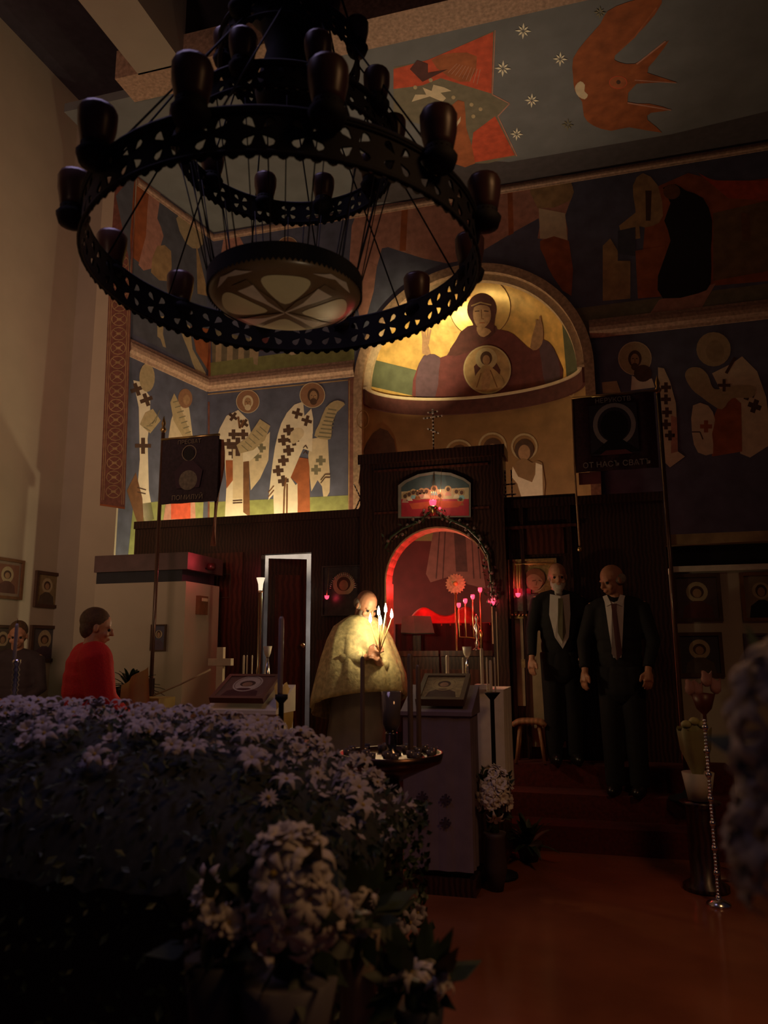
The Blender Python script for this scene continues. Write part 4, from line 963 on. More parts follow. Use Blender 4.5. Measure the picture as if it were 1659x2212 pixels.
    def front(s, name, pts, m, d=.135, th=.006):
        """flat piece worn on the chest; pts in (x, z) local"""
        q = [s.w((x, d*(1-1.2*abs(x)*2)+.0, z)) for x, z in pts]; n = (s.T.to_3x3() @ Vector((0, 1, 0))).normalized()
        MB().slab(q, n*th, m).build(name, s.root)
    def done(s, vox=.0065):
        fuse(s.body, 'body', s.root, vox, s.sk, 2)
        for n, mb, m in s.parts:
            if n == 'eyes':
                mb.build(n, s.root)
            else: fuse(mb, n, s.root, .008, m, 1)
grey = M('grey hair', (.32, .27, .22), .8, 0, .3, 60); dbr = M('brown hair', (.09, .045, .02), .7, 0, .3, 60); whiteb = M('white beard', (.55, .50, .45), .8, 0, .2, 60)
# right man: bald, head turned, black suit
q = onY(1338, 1400, 6.62)
P_ = Person((q.x, 6.62, .3567), 170, 1.84, 'bald man in a black suit and dark tie looking aside, right of the pair', skind)
P_.arms(((.27, .02, 1.14), (.25, .12, .92), (.1, .25, -1), (.7, .7, 0), .5), ((-.26, .03, 1.14), (-.22, .14, .93), (0, .3, -1), (-.6, .7, 0), .6)); P_.torso(); P_.head(-40, 14, grey, 1)
P_.coat(suit); P_.trousers(suit); P_.front('shirt_front', [(-.075, 1.47), (0, 1.44), (.075, 1.47), (.05, 1.2), (.03, 1.02), (-.03, 1.02), (-.05, 1.2)], shirt)
P_.front('tie', [(-.022, 1.43), (.022, 1.43), (.018, 1.38), (.04, 1.05), (0, 1.00), (-.04, 1.05), (-.018, 1.38)], M('dark wine tie', (.09, .03, .03), .5), .143)
for x in (-1, 1): P_.front('collar', [(x*.02, 1.43), (x*.06, 1.41), (x*.085, 1.49), (x*.05, 1.50)], shirt, .146)
P_.done()
# left man: beard, pale shirt
q = onY(1210, 1400, 6.86)
P_ = Person((q.x, 6.86, PL), 192, 1.70, 'white-bearded man in a dark coat over a pale shirt, standing beside the gilt icon', skinm)
P_.arms(((.25, .03, 1.14), (.27, .13, .90), (.1, .2, -1), (.8, .6, 0), .5), ((-.23, .03, 1.14), (-.19, .15, .95), (.2, .4, -1), (-.6, .7, 0), .6)); P_.torso(); P_.head(-4, 6, grey, 1, whiteb)
P_.coat(suit); P_.trousers(suit); P_.front('shirt_front', [(-.085, 1.46), (0, 1.44), (.085, 1.46), (.10, 1.28), (.06, 1.08), (0, .98), (-.06, 1.08), (-.085, 1.28)], shirt)
P_.front('tie', [(-.02, 1.42), (.02, 1.42), (.035, 1.12), (0, 1.04), (-.035, 1.12)], M('olive tie', (.16, .14, .08), .5), .143)
P_.done()
# red-clad person, far left, seen from behind
q = onY(196, 1400, 4.75)
P_ = Person((q.x, 4.75, 0), 318, 1.80, 'person in a bright red sweater seen from behind, left of the white parapet', skind)
P_.arms(((.25, .04, 1.14), (.20, .20, .98), (-.5, .8, -.2), (.4, 0, 1), .5), ((-.25, .04, 1.14), (-.20, .20, .98), (.5, .8, -.2), (-.4, 0, 1), .5)); P_.torso(); P_.head(-12, 8, dbr)
P_.coat(M('bright red knit', (.62, .012, .014), .85, 0, .12, 80, bump=.2), name='sweater', grow=.045); P_.trousers(suit); P_.done()
# person at far left, dark clothes
q = onY(38, 1400, 6.1)
P_ = Person((q.x, 6.1, 0), 205, 1.78, 'brown-haired person in dark clothes standing against the left wall behind the silver candlestick', skind)
P_.arms(((.24, .03, 1.14), (.12, .22, 1.05), (-.8, .4, 0), (0, 0, 1), .5), ((-.24, .03, 1.14), (-.12, .22, 1.02), (.8, .4, 0), (0, 0, 1), .5)); P_.torso(); P_.head(10, 8, dbr)
P_.coat(M('dark plum coat', (.05, .03, .035), .85)); P_.trousers(suit); P_.done(.008)
# priest with candles
q = onY(769, 1400, 6.30)
P_ = Person((q.x, 6.32, .183), 222, 1.84, 'priest in a pale gold brocade vestment, head bowed over a bunch of lit candles', skinm, lean=(0, .14))
P_.arms(((.27, .10, 1.16), (.07, .33, 1.20), (-.55, .35, .5), (.5, .7, .2), .9), ((-.26, .10, 1.14), (-.03, .34, 1.14), (.5, .4, .55), (-.5, .7, .2), .9)); P_.torso(); P_.head(12, 30, grey, 1, M('grey beard', (.38, .30, .24), .8, 0, .3, 60))
broc = M('pale gold brocade', (.66, .58, .30), .55, .15, .30, 26, bump=.3)
c = MB(); rings = [(1.53, .085, .08, .01), (1.50, .14, .11, .01), (1.44, .22, .15, .0), (1.34, .27, .20, .02), (1.20, .315, .26, .05), (1.05, .355, .31, .07), (.90, .385, .33, .06), (.84, .39, .33, .05)]
n = 72; vs = []
for j, (z, rx, ry, cy) in enumerate(rings):
    for i in range(n):
        a = 2*math.pi*i/n; fo = 1+.035*math.sin(a*11+z*3)*min(1, j/4)+.02*math.sin(a*23)*min(1, j/5)
        zz = z - (.16*max(0, -math.sin(a)) if j >= 5 else 0)*(j-4)/3 + (.10*max(0, math.sin(a)) if j >= 5 else 0)*(j-4)/3
        vs.append(P_.w((rx*math.cos(a)*fo, cy+ry*math.sin(a)*fo, zz)))
c.add(vs, [(j*n+i, j*n+(i+1) % n, (j+1)*n+(i+1) % n, (j+1)*n+i) for j in range(len(rings)-1) for i in range(n)], broc, True); ve = c.build('vestment', P_.root)
so = ve.modifiers.new('s', 'SOLIDIFY'); so.thickness = .008; so.offset = 0
c = MB()
for A in (P_.R, P_.L): P_.tube(c, [Vector(A[0]), Vector(A[0]).lerp(Vector(A[1]), .5), Vector(A[0]).lerp(Vector(A[1]), .93)], [.075, .065, .058])
c.f and [None]; c.mats = [broc]; c.build('cuffs', P_.root)
c = MB(); alb = M('white linen alb', (.24, .21, .20), .8, 0, .1, 10); n = 48; vs = []
rg = [(1.10, .16, .13), (.9, .20, .17), (.5, .25, .21), (.06, .29, .24)]
for j, (z, rx, ry) in enumerate(rg):
    for i in range(n): a = 2*math.pi*i/n; fo = 1+.05*math.sin(a*9)*j/3; vs.append(P_.w((rx*math.cos(a)*fo, ry*math.sin(a)*fo, z)))
c.add(vs, [(j*n+i, j*n+(i+1) % n, (j+1)*n+(i+1) % n, (j+1)*n+i) for j in range(3) for i in range(n)], alb, True); c.build('robe', P_.root)
P_.done()
hd = P_.w((.0, .385, 1.23))
for k, (x, y) in enumerate(((800, 1337), (818, 1322), (833, 1316), (846, 1328), (822, 1342))):
    tip = onY(x, y, hd.y-.02-.02*k); t = thing('hand_candle', hd, ('leftmost', 'second from the left', 'tallest middle', 'rightmost', 'lowest front')[k]+' thin lit candle in the bunch the priest holds', 'candle', 'lit candles held by the priest')
    MB().tube([hd+(hd-tip)*.15, tip-Vector((0, 0, .03))], .0045, M('honey wax', (.75, .50, .18), .5), 8).build('candle_stick', t)
    MB().lathe((tip.x, tip.y, tip.z-.03), [(.001, 0), (.011, .012), (.0135, .024), (.009, .05), (.001, .078)], flame, 10).build('flame', t)
q = onY(834, 1330, hd.y-.08)
light('bunch_candle_light', 'POINT', tuple(q), 9, (1, .72, .38), .035)
# ------------------------------------------------------------------ banners
def banner(pole_x, ptop, pbot, Y, zb, x0, x1, y0, y1, name, label, dark, gl_, seed, top_s, bot_s, kind):
    a, c = onY(*ptop, Y), onY(*pbot, Y); px = (a.x+c.x)/2
    t = thing(name, (px, Y, zb), label, 'banner')
    b = MB(); b.tube([(px, Y, zb+.03), (px, Y, a.z)], .017, M('banner pole wood', (.10, .05, .035), .25, .2, .2, 8), 10); b.build('pole', t)
    MB().lathe((px, Y, a.z), [(.012, 0), (.03, .03), (.012, .06), (.02, .09), (.002, .16)], brass, 10).build('finial', t)
    MB().lathe((px, Y, zb), [(.14, 0), (.14, .02), (.04, .05), (.02, .08)], iron, 14).build('base', t)
    l, r_, zt, z0 = onY(x0, (y0+y1)/2, Y).x, onY(x1, (y0+y1)/2, Y).x, onY((x0+x1)/2, y0, Y).z, onY((x0+x1)/2, y1, Y).z
    MB().tube([(min(l, px), Y-.02, zt+.01), (max(r_, px), Y-.02, zt+.01)], .012, brass, 8).build('crossbar', t)
    n = 20; vs = [(l+(r_-l)*i/n, Y-.03+.008*math.sin(i*.9+seed), z) for z in (zt, z0) for i in range(n+1)]
    vs += [(v[0], v[1]+.01, v[2]) for v in vs]
    k = n+1; fs = [(i, i+1, k+i+1, k+i) for i in range(n)]+[(2*k+i, 3*k+i, 3*k+i+1, 2*k+i+1) for i in range(n)]
    MB().add(vs, fs, dark, True).build('cloth', t)
    w, h = r_-l, zt-z0; p = Paint(lambda x, y: (Vector((l+x, Y-.042, zt-y)), nY), .0002)
    if kind == 'face':
        p.poly([(w*.2, h*.12), (w*.78, h*.12), (w*.78, h*.80), (w*.2, h*.80)], M('banner field', (.05, .035, .05), .8))
        p.ring(w*.5, h*.40, w*.26, w*.055, gl_, ry=h*.29, n=30); p.circ(w*.5, h*.42, w*.17, black, h*.21)
        p.poly([(w*.42, h*.6), (w*.58, h*.6), (w*.8, h*.78), (w*.2, h*.78)], black, 0); p.poly([(w*.3, h*.8), (w*.7, h*.8), (w*.62, h*.74), (w*.38, h*.74)], M('banner rose', (.22, .06, .07), .8))
    else:
        p.ring(w*.5, h*.24, w*.13, w*.015, gl_, n=20); p.circ(w*.5, h*.26, w*.09, black, h*.10); p.poly([(w*.25, h*.52), (w*.42, h*.36), (w*.58, h*.36), (w*.75, h*.52), (w*.7, h*.78), (w*.3, h*.78)], M('banner plum', (.045, .02, .035), .8))
        p.circ(w*.5, h*.66, w*.16, M('banner medallion', (.16, .13, .10), .7, 0, .3, 40))
    p.build('painted_image', t)
    b = MB(); text_mb(b, top_s, (l+w*.5, Y-.046, zt-h*.095), (1, 0, 0), (0, 0, 1), h*.085, gl_); text_mb(b, bot_s, (l+w*.5, Y-.046, z0+h*.045), (1, 0, 0), (0, 0, 1), h*.10, gl_); b.build('lettering', t, )
    return t, l, r_, zt, z0
bl_ = M('banner dark cloth', (.035, .02, .03), .85, 0, .3, 40); br_ = M('banner wine cloth', (.06, .02, .03), .85, 0, .3, 40)
t, l, r_, zt, z0 = banner(0, (357, 935), (320, 1510), 5.9, 0, 352, 474, 948, 1087, 'processional_banner', 'small dark banner with a round medallion on a pole in front of the parapet', bl_, M('banner thread', (.22, .17, .12), .6), 1, 'ПРЕСВѦТ', 'ПОМИЛУЙ', 'med')
b = MB(); ex, ey_ = onY(481, 950, 5.95), onY(470, 1180, 5.95)
vs = []
for j in range(9):
    z = ex.z+(ey_.z-ex.z)*j/8; w = .035+.03*math.sin(j*.8)
    for i in range(5): vs.append((ex.x-.02-w+2*w*i/4-.01*j*.3, 5.93+.025*math.sin(i*2.2+j*.3), z))
b.add(vs, [(j*5+i, j*5+i+1, j*5+i+6, j*5+i+5) for j in range(8) for i in range(4)], M('rust ribbon', (.22, .07, .035), .7, 0, .3, 20), True); b.build('hanging_ribbon', t)
t, l, r_, zt, z0 = banner(0, (1424, 850), (1478, 1650), 6.45, .366, 1240, 1418, 856, 1017, 'processional_banner', 'large wine-coloured banner with a haloed face on the tall pole right of the two men', br_, M('banner silver thread', (.50, .42, .38), .5, .2), 2, 'НЕРУКОТВ', 'ОТ НАСЪ СВѦТЪ', 'face')
b = MB(); q0, q1 = onY(1234, 870, 6.45), onY(1242, 1180, 6.45)
b.tube([(l, 6.43, zt), (l-.01, 6.43, (zt+q1.z)/2), (l+.0, 6.43, q1.z)], .009, M('gold cord', (.5, .3, .16), .5, .3), 6); b.ball((l, 6.43, q1.z-.03), .022, brass, 8); b.build('cord', t)
b = MB(); b.box((l+.02, 6.44, z0-.10), (l+w*.0+.2, 6.46, z0), M('banner rose', (.1, .1, .1))); b.build('fringe', t)
# ------------------------------------------------------------------ lecterns and candle tables
lil = M('lilac grey cloth', (.20, .15, .19), .8, 0, .12, 8); lild = M('embroidery plum', (.05, .03, .05), .8)
def drape(x0, x1, y0, y1, zt, z0, m, seed=0, amp=.012):
    b = MB(); per = []
    n = 16
    for i in range(n): per.append((x0+(x1-x0)*i/n, y0))
    for i in range(n): per.append((x1, y0+(y1-y0)*i/n))
    for i in range(n): per.append((x1-(x1-x0)*i/n, y1))
    for i in range(n): per.append((x0, y1-(y1-y0)*i/n))
    cx, cy = (x0+x1)/2, (y0+y1)/2; N4 = len(per); vs = []
    for j, z in enumerate((zt, zt-.01, zt-(zt-z0)*.5, z0)):
        for i, (x, y) in enumerate(per):
            d = amp*math.sin(i*1.3+seed)*j/3+.006; ddx, ddy = x-cx, y-cy; L = math.hypot(ddx, ddy); vs.append((x+ddx/L*d, y+ddy/L*d, z))
    b.add(vs, [(j*N4+i, j*N4+(i+1) % N4, (j+1)*N4+(i+1) % N4, (j+1)*N4+i) for j in range(3) for i in range(N4)]+[tuple(range(N4))], m, False); return b
def lect(x0, x1, y0, y1, z0, label, m, tilt=.16):
    t = thing('lectern', ((x0+x1)/2, (y0+y1)/2, 0), label, 'lectern')
    MB().box((x0+.05, y0+.05, .04), (x1-.05, y1-.05, z0-.02), wood).build('stand', t); MB().box((x0-.02, y0-.02, 0), (x1+.02, y1+.02, .10), wood).build('base', t)
    d = drape(x0, x1, y0, y1, z0, .14, m, 1, .008); d.build('cloth', t)
    b = MB(); b.add([(x0-.02, y0-.02, z0+.005), (x1+.02, y0-.02, z0+.005), (x1+.02, y1, z0+tilt), (x0-.02, y1, z0+tilt), (x0-.02, y0-.02, z0-.02), (x1+.02, y0-.02, z0-.02), (x1+.02, y1, z0-.02), (x0-.02, y1, z0-.02)], [(0,1,2,3),(4,5,6,7),(0,1,5,4),(1,2,6,5),(2,3,7,6),(3,0,4,7)], m).build('sloping_top', t)
    return t
RX0, RX1 = -1.27, -.84
t = lect(RX0, RX1, 4.98, 5.30, 1.10, 'tall lectern under a lilac grey cloth with dark embroidered crosses', lil)
p = Paint(lambda x, y: (onY(x, y, 4.962), nY), .0002)
for cx, cy in ((912, 1722), (963, 1728), (915, 1775), (962, 1778)):
    p.plus(cx, cy, 13, lild, 0, .22)
    for a, c in ((-7, -7), (7, -7), (-7, 7), (7, 7)): p.circ(cx+a, cy+c, 2.5, lild, n=6, same=True)
    p.build('embroidered_cross', t); p = Paint(lambda x, y: (onY(x, y, 4.962), nY), .0002)
def icon_slab(x0, x1, y0, y1, za, zb_, th, label, fm, bgm, robe, hm, fw=.03):
    a = Vector((x0, y0, za)); ux = Vector((1, 0, 0)); uy = Vector((0, y1-y0, zb_-za)); h = uy.length; uy.normalize(); n = ux.cross(uy).normalized(); w = x1-x0
    t = thing('lectern_icon', a+ux*w/2, label, 'icon'); q = lambda u, v, d: a+ux*u+uy*v+n*d
    MB().slab([q(0, 0, 0), q(w, 0, 0), q(w, h, 0), q(0, h, 0)], n*th*.8, fm).build('board', t)
    b = MB()
    for (u0, v0, u1, v1) in ((0, 0, w, fw), (0, h-fw, w, h), (0, fw, fw, h-fw), (w-fw, fw, w, h-fw)): b.slab([q(u0, v0, th*.8), q(u1, v0, th*.8), q(u1, v1, th*.8), q(u0, v1, th*.8)], n*th*.2, fm)
    b.build('frame', t); p = Paint(lambda x, y: (q(x, h-y, th*.82), n), .00022); bust(p, fw, fw, w-fw, h-fw, bgm, robe, hm)
    p.ring(w/2, fw+(h-2*fw)*.36, w*.27, w*.03, hm); p.build('picture', t); return t
icon_slab(-1.19, -.87, 4.98, 5.28, 1.14, 1.295, .05, 'gilt framed icon lying tilted on the lilac lectern', M('icon frame umber', (.10, .06, .03), .4), M('icon brass ground', (.34, .28, .15), .4, .5, .3, 40), umber, M('icon brass halo', (.42, .34, .18), .4, .5))
q0, q1 = onY(440, 1510, 4.8), onY(600, 1510, 4.8)
t = lect(-2.62, -2.13, 4.84, 5.16, 1.10, 'low lectern draped in white satin at the left of the priest', satin)
icon_slab(-2.60, -2.20, 4.82, 5.12, 1.15, 1.30, .04, 'brown tilted icon with a pale curved halo on the white satin lectern', M('icon frame rosewood', (.16, .07, .05), .4), M('icon rose brown', (.20, .11, .08), .6), maroon, M('icon white halo', (.62, .55, .45), .5))
t = MB(); vs = []
for j in range(10):
    for i in range(8): vs.append((-2.16+.03+.02*math.sin(j*.7), 4.83+.3*i/7, 1.26-j*.07+.03*math.sin(i*1.7)))
t.add(vs, [(j*8+i, j*8+i+1, j*8+i+9, j*8+i+8) for j in range(9) for i in range(7)], M('mustard cloth', (.45, .28, .06), .7, 0, .15, 8), True)
o = t.build('mustard_cloth'); tag(o, 'mustard cloth hanging beside the white satin lectern', 'cloth')
# tetrapod table with candles behind the right lectern
t = thing('candle_table', (-.95, 5.85, 0), 'small table under a white cloth behind the lilac lectern', 'table')
MB().box((-1.36, 5.66, .02), (-.72, 6.08, 1.20), wood).build('stand', t); drape(-1.38, -.70, 5.64, 6.10, 1.215, .5, satin, 2).build('white_cloth', t)
def candle(x, ytop, ybot, Y, w, label, m=wax, base=None, grp=None, lit=False):
    a, c = onY(x, ytop, Y), onY(x, ybot, Y)
    t = thing('candle', (a.x, Y, base if base is not None else c.z), label, 'candle', grp); r = w/2/1640*Y*1.02
    MB().lathe((a.x, Y, base if base is not None else c.z), [(r*.95, 0), (r, .01), (r, a.z-(base if base is not None else c.z)-.012), (r*.6, a.z-(base if base is not None else c.z))], m, 12).build('wax_stick', t)
    MB().tube([(a.x, Y, a.z-.002), (a.x+.003, Y, a.z+.012), (a.x-.002, Y, a.z+.024)], .0012, black, 5).build('wick', t); return t
candle(966, 1415, 1462, 5.72, 7, 'short ivory candle left of the white cup on the table', base=1.215)
candle(1000, 1420, 1462, 5.72, 4, 'thin ivory candle touching the white cup', base=1.215)
candle(1040, 1400, 1473, 5.66, 7, 'tallest ivory candle on the white-clothed table', base=1.215)
t = thing('candle_cup', (onY(1009, 1410, 5.8).x, 5.8, 1.215), 'white glass cup on a twisted silver stem behind the lilac lectern', 'candle holder'); cx_ = onY(1009, 1410, 5.8); sh_ = cx_.z-1.215
MB().lathe((cx_.x, 5.8, 1.215), [(.04, 0), (.04, .01), (.012, .03), (.02, .06), (.01, .09), (.018, .12), (.008, sh_-.03)], silver, 12).build('stem', t)
MB().lathe((cx_.x, 5.8, cx_.z-.035), [(.012, 0), (.028, .03), (.036, .08), (.033, .08), (.02, .03)], M('white frosted glass', (.85, .78, .65), .4, 0, .03, 8), 16).build('glass_cup', t)
t = thing('candle_stand', (onY(1062, 1480, 5.45).x, 5.45, 0), 'slender dark stand with three thin candles beside the lectern', 'candle stand'); sx = onY(1062, 1480, 5.45)
MB().lathe((sx.x, 5.45, 0), [(.14, 0), (.14, .02), (.03, .05), (.015, .1), (.015, sx.z-.1), (.05, sx.z-.06), (.06, sx.z-.05), (.0, sx.z-.05)], iron, 14).build('pedestal', t)
for x, y0, w, lab in ((1051, 1420, 3, 'leftmost of the three thin candles on the slender stand'), (1059, 1426, 6, 'thicker middle candle of the three on the slender stand'), (1068, 1420, 3, 'rightmost of the three thin candles on the slender stand')): candle(x, y0, 1490, 5.45, w, lab, base=sx.z-.05)
t = MB().box((onY(1020, 1480, 5.5).x, 5.42, 1.20), (onY(1048, 1480, 5.5).x, 5.55, 1.235), satin).build('folded_napkin'); tag(t, 'folded white napkin at the edge of the candle table', 'napkin')
t.location.y += .18; t.location.z += .015
# left background candle holders
t = thing('candle_cup', (onY(578, 1410, 5.5).x, 5.5, 0), 'tall silver candlestick with a white cup above the white satin lectern', 'candle holder'); cx_ = onY(578, 1410, 5.5)
MB().lathe((cx_.x, 5.5, 0), [(.13, 0), (.13, .02), (.02, .06), (.015, 1.1), (.04, 1.14), (.012, 1.2), (.028, 1.28), (.01, cx_.z-.04)], silver, 14).build('stem', t)
MB().lathe((cx_.x, 5.5, cx_.z-.035), [(.012, 0), (.024, .03), (.034, .085), (.031, .085), (.02, .03)], M('white frosted glass', (.1, .1, .1)), 16).build('glass_cup', t)
t = thing('candle_stand', (onY(534, 1455, 5.9).x, 5.9, 0), 'dark stand holding three short white candles before the side doorway', 'candle stand'); sx = onY(534, 1457, 5.9)
MB().lathe((sx.x, 5.9, 0), [(.16, 0), (.16, .02), (.03, .05), (.02, .1), (.02, sx.z-.08), (.12, sx.z-.02), (.12, sx.z), (.0, sx.z)], iron, 16).build('pedestal', t)
for x, w, lab in ((527, 5, 'brightest of the three short candles left of the side doorway'), (534, 3, 'thin middle one of the three short candles left of the doorway'), (545, 3, 'dim right one of the three short candles left of the doorway')): candle(x, 1415, 1457, 5.9, w, lab, base=sx.z)
t = thing('floor_candlestick', (onY(562, 1260, 6.5).x, 6.5, .366), 'tall floor candlestick with a bright glass top before the side doorway', 'candlestick'); cx_ = onY(563, 1262, 6.5)
MB().lathe((cx_.x, 6.5, .366), [(.14, 0), (.14, .02), (.03, .06), (.018, .2), (.018, .9), (.026, .95), (.018, 1.0), (.018, cx_.z-.366-.08), (.03, cx_.z-.366-.06)], M('glossy pale brass', (.65, .55, .38), .15, 1, .1, 9), 14).build('pole', t)
MB().lathe((cx_.x, 6.5, cx_.z-.06), [(.018, 0), (.022, .06), (.04, .12), (.036, .12)], M('lit frosted glass', (1, .85, .6), .4, 0, .03, 8, emit=.9), 16).build('glass_cup', t)
# white cross and staff
t = thing('white_cross', onY(478, 1480, 5.6), 'plain cream wooden cross standing beside the white parapet', 'cross'); a, c = onY(478, 1398, 5.6), onY(478, 1490, 5.6)
b = MB(); b.box((a.x-.028, 5.58, .9), (a.x+.028, 5.62, a.z), cream); zz = onY(478, 1430, 5.6).z; b.box((a.x-.10, 5.575, zz-.028), (a.x+.10, 5.625, zz+.028), cream); b.build('cross_beams', t)
MB().box((a.x-.06, 5.54, 0), (a.x+.06, 5.66, .9), wood).build('pedestal', t)
t = MB(); t.tube([onY(330, 1503, 5.4), onY(390, 1478, 5.5), onY(455, 1446, 5.66)], .007, M('pale staff wood', (.42, .30, .20), .6), 8); t.box((onY(325, 1500, 5.4).x-.01, 5.38, 0), (onY(325, 1500, 5.4).x+.02, 5.42, 1.29), wood); tag(t.build('leaning_staff'), 'thin pale staff leaning towards the cream cross', 'staff')
t = MB(); vs = []
pA, pB, pC, pD = onY(318, 1440, 5.2), onY(322, 1540, 5.0), onY(258, 1520, 5.1), onY(262, 1480, 5.2)
n = 12
for j in range(n+1):
    for i in range(n+1):
        u, v = i/n, j/n; q = pD.lerp(pA, u).lerp(pC.lerp(pB, u), v); vs.append(q+Vector((0, .03*math.sin(u*9), .0)))
for j in range(2):
    pass
k = n+1; t.add(vs, [(j*k+i, j*k+i+1, (j+1)*k+i+1, (j+1)*k+i) for j in range(n) for i in range(n)], M('yellow cloth', (.42, .27, .07), .7, 0, .12, 6), True)
t.box((pC.x+.02, 5.12, 0), (pB.x, 5.35, pC.z+.04), M('yellow cloth', (.1, .1, .1))); tag(t.build('yellow_cloth'), 'yellow cloth sloping over a low stand between the red sweater and the pole', 'cloth')
# plant behind the red person
def fern(c, label, n, L, name='potted_plant', pot=True, m=leafm, droop=.5, seed=1, pr=.09, ph=.25):
    t = thing(name, (c.x, c.y, c.z), label, 'plant'); rng = random.Random(seed)
    if pot: MB().lathe((c.x, c.y, c.z), [(pr*.7, 0), (pr, ph), (pr*1.08, ph), (pr*1.08, ph+.03), (0, ph+.02)], M('dark clay pot', (.06, .035, .03), .6), 16).build('pot', t)
    b = MB(); o = c+Vector((0, 0, ph if pot else 0))
    for k in range(n):
        a = rng.uniform(0, 6.28); l = L*rng.uniform(.6, 1); el = rng.uniform(.3, 1.4); pts = []
        for j in range(6): s_ = j/5; pts.append(o+Vector((math.cos(a)*l*s_*math.cos(el), math.sin(a)*l*s_*math.cos(el), l*s_*math.sin(el)-droop*l*s_*s_)))
        w = Vector((-math.sin(a), math.cos(a), 0)); vs = []
        for j, q in enumerate(pts): ww = .022*math.sin(math.pi*min(.97, (j+.4)/5.6))+.001; vs += [q-w*ww, q+Vector((0, 0, -.004)), q+w*ww]
        b.add(vs, [(j*3+i, j*3+i+1, j*3+i+4, j*3+i+3) for j in range(5) for i in range(2)], m, True)
    tag(b.build('foliage', t), kind='stuff'); return t
q = onY(283, 1470, 5.55); fern(Vector((q.x, 5.55, 0)), 'dark leafy plant beside the red sweater', 60, .34, seed=4, ph=1.18, pr=.12, droop=.4)
# ------------------------------------------------------------------ round candle stand in the middle
tc = onY(843, 1618, 3.8); t = thing('votive_stand', (tc.x, 3.8, 0), 'round dark brass votive stand in the centre foreground', 'votive stand')
br2 = M('dark brass', (.10, .055, .04), .3, .9, .2, 20)
MB().lathe((tc.x, 3.8, tc.z-.06), [(.03, -.1), (.16, -.04), (.255, 0), (.265, .045), (.25, .045), (.245, .03), (0, .03)], br2, 40).build('tray', t)
MB().lathe((tc.x, 3.8, 0), [(.20, 0), (.20, .03), (.08, .07), (.035, .15), (.05, .3), (.03, .4), (.03, .75), (.06, tc.z-.2), (.04, tc.z-.15)], br2, 24).build('pedestal', t)
rng = random.Random(11); k = 0; tz = tc.z-.03
gm = M('clear votive glass', (.16, .13, .12), .06, .35, .1, 20); seen = []
for ring_r, cnt in ((.215, 12), (.14, 7)):
    for i in range(cnt):
        a = 2*math.pi*i/cnt+ring_r*9; x, y = tc.x+ring_r*math.cos(a), 3.8+ring_r*math.sin(a)
        g = thing('votive_glass', (x, y, tz), 'glass votive cup on the %s ring of the tray, at %s o clock' % (('outer' if ring_r > .2 else 'inner'), ('three', 'two', 'one', 'twelve', 'eleven', 'ten', 'nine', 'eight', 'seven', 'six', 'five', 'four')[int(round(math.degrees(a)/30)) % 12]), 'votive cup', 'glass votives on the round tray')
        MB().lathe((x, y, tz), [(.014, 0), (.018, .004), (.022, .035), (.020, .035), (.016, .008), (0, .007)], gm, 12).build('glass', g); MB().lathe((x, y, tz+.008), [(.014, 0), (.016, .016), (0, .016)], M('old votive wax', (.25, .18, .13), .5), 10).build('wax', g)
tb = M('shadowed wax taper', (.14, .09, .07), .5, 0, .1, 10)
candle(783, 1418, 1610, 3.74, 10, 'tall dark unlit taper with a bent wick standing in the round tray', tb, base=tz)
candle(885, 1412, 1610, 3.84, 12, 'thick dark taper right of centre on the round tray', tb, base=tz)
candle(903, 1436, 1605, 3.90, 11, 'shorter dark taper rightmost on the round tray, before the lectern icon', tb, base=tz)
g = thing('glass_goblet', (onY(845, 1520, 3.8).x, 3.8, tz), 'clear glass goblet lamp with shiny rims at the centre of the round tray', 'glass lamp'); gx_ = onY(845, 1520, 3.8)
MB().lathe((gx_.x, 3.8, tz), [(.05, 0), (.05, .012), (.022, .03), (.030, .06), (.03, .10), (.034, .105), (.03, .11)], M('dark ribbed silver', (.25, .22, .2), .2, 1, .2, 60), 20).build('stem', g)
MB().lathe((gx_.x, 3.8, tz+.11), [(.025, 0), (.045, .04), (.05, gx_.z-tz-.05), (.047, gx_.z-tz-.05), (.022, .006)], gm, 20).build('glass_bowl', g)
q = onY(608, 1500, 3.4); g = thing('candle_stand', (q.x, 3.4, 0), 'thin iron stand carrying a tall dark candle left of the priest', 'candle stand')
MB().lathe((q.x, 3.4, 0), [(.14, 0), (.14, .02), (.02, .05), (.012, q.z-.04), (.03, q.z-.02), (.03, q.z), (0, q.z)], iron, 14).build('pedestal', g)
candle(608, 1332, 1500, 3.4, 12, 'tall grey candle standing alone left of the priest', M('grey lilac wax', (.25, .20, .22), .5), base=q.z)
q = onY(37, 1425, 2.9); g = thing('twisted_candlestick', (q.x, 2.9, 0), 'twisted silver candlestick rising behind the flowers at the left edge', 'candlestick'); prof = [(.10, 0), (.10, .02), (.015, .05), (.012, q.z-.22)]
for i in range(8): z = q.z-.21+i*.022; prof += [(.010, z), (.017, z+.011)]
prof += [(.010, q.z-.03), (.018, q.z-.015), (.016, q.z)]
MB().lathe((q.x, 2.9, 0), prof, silver, 14).build('stem', g)
candle(37, 1347, 1425, 2.9, 9, 'slim pale candle in the twisted silver candlestick', M('pale wax', (.45, .38, .36), .5), base=q.z)
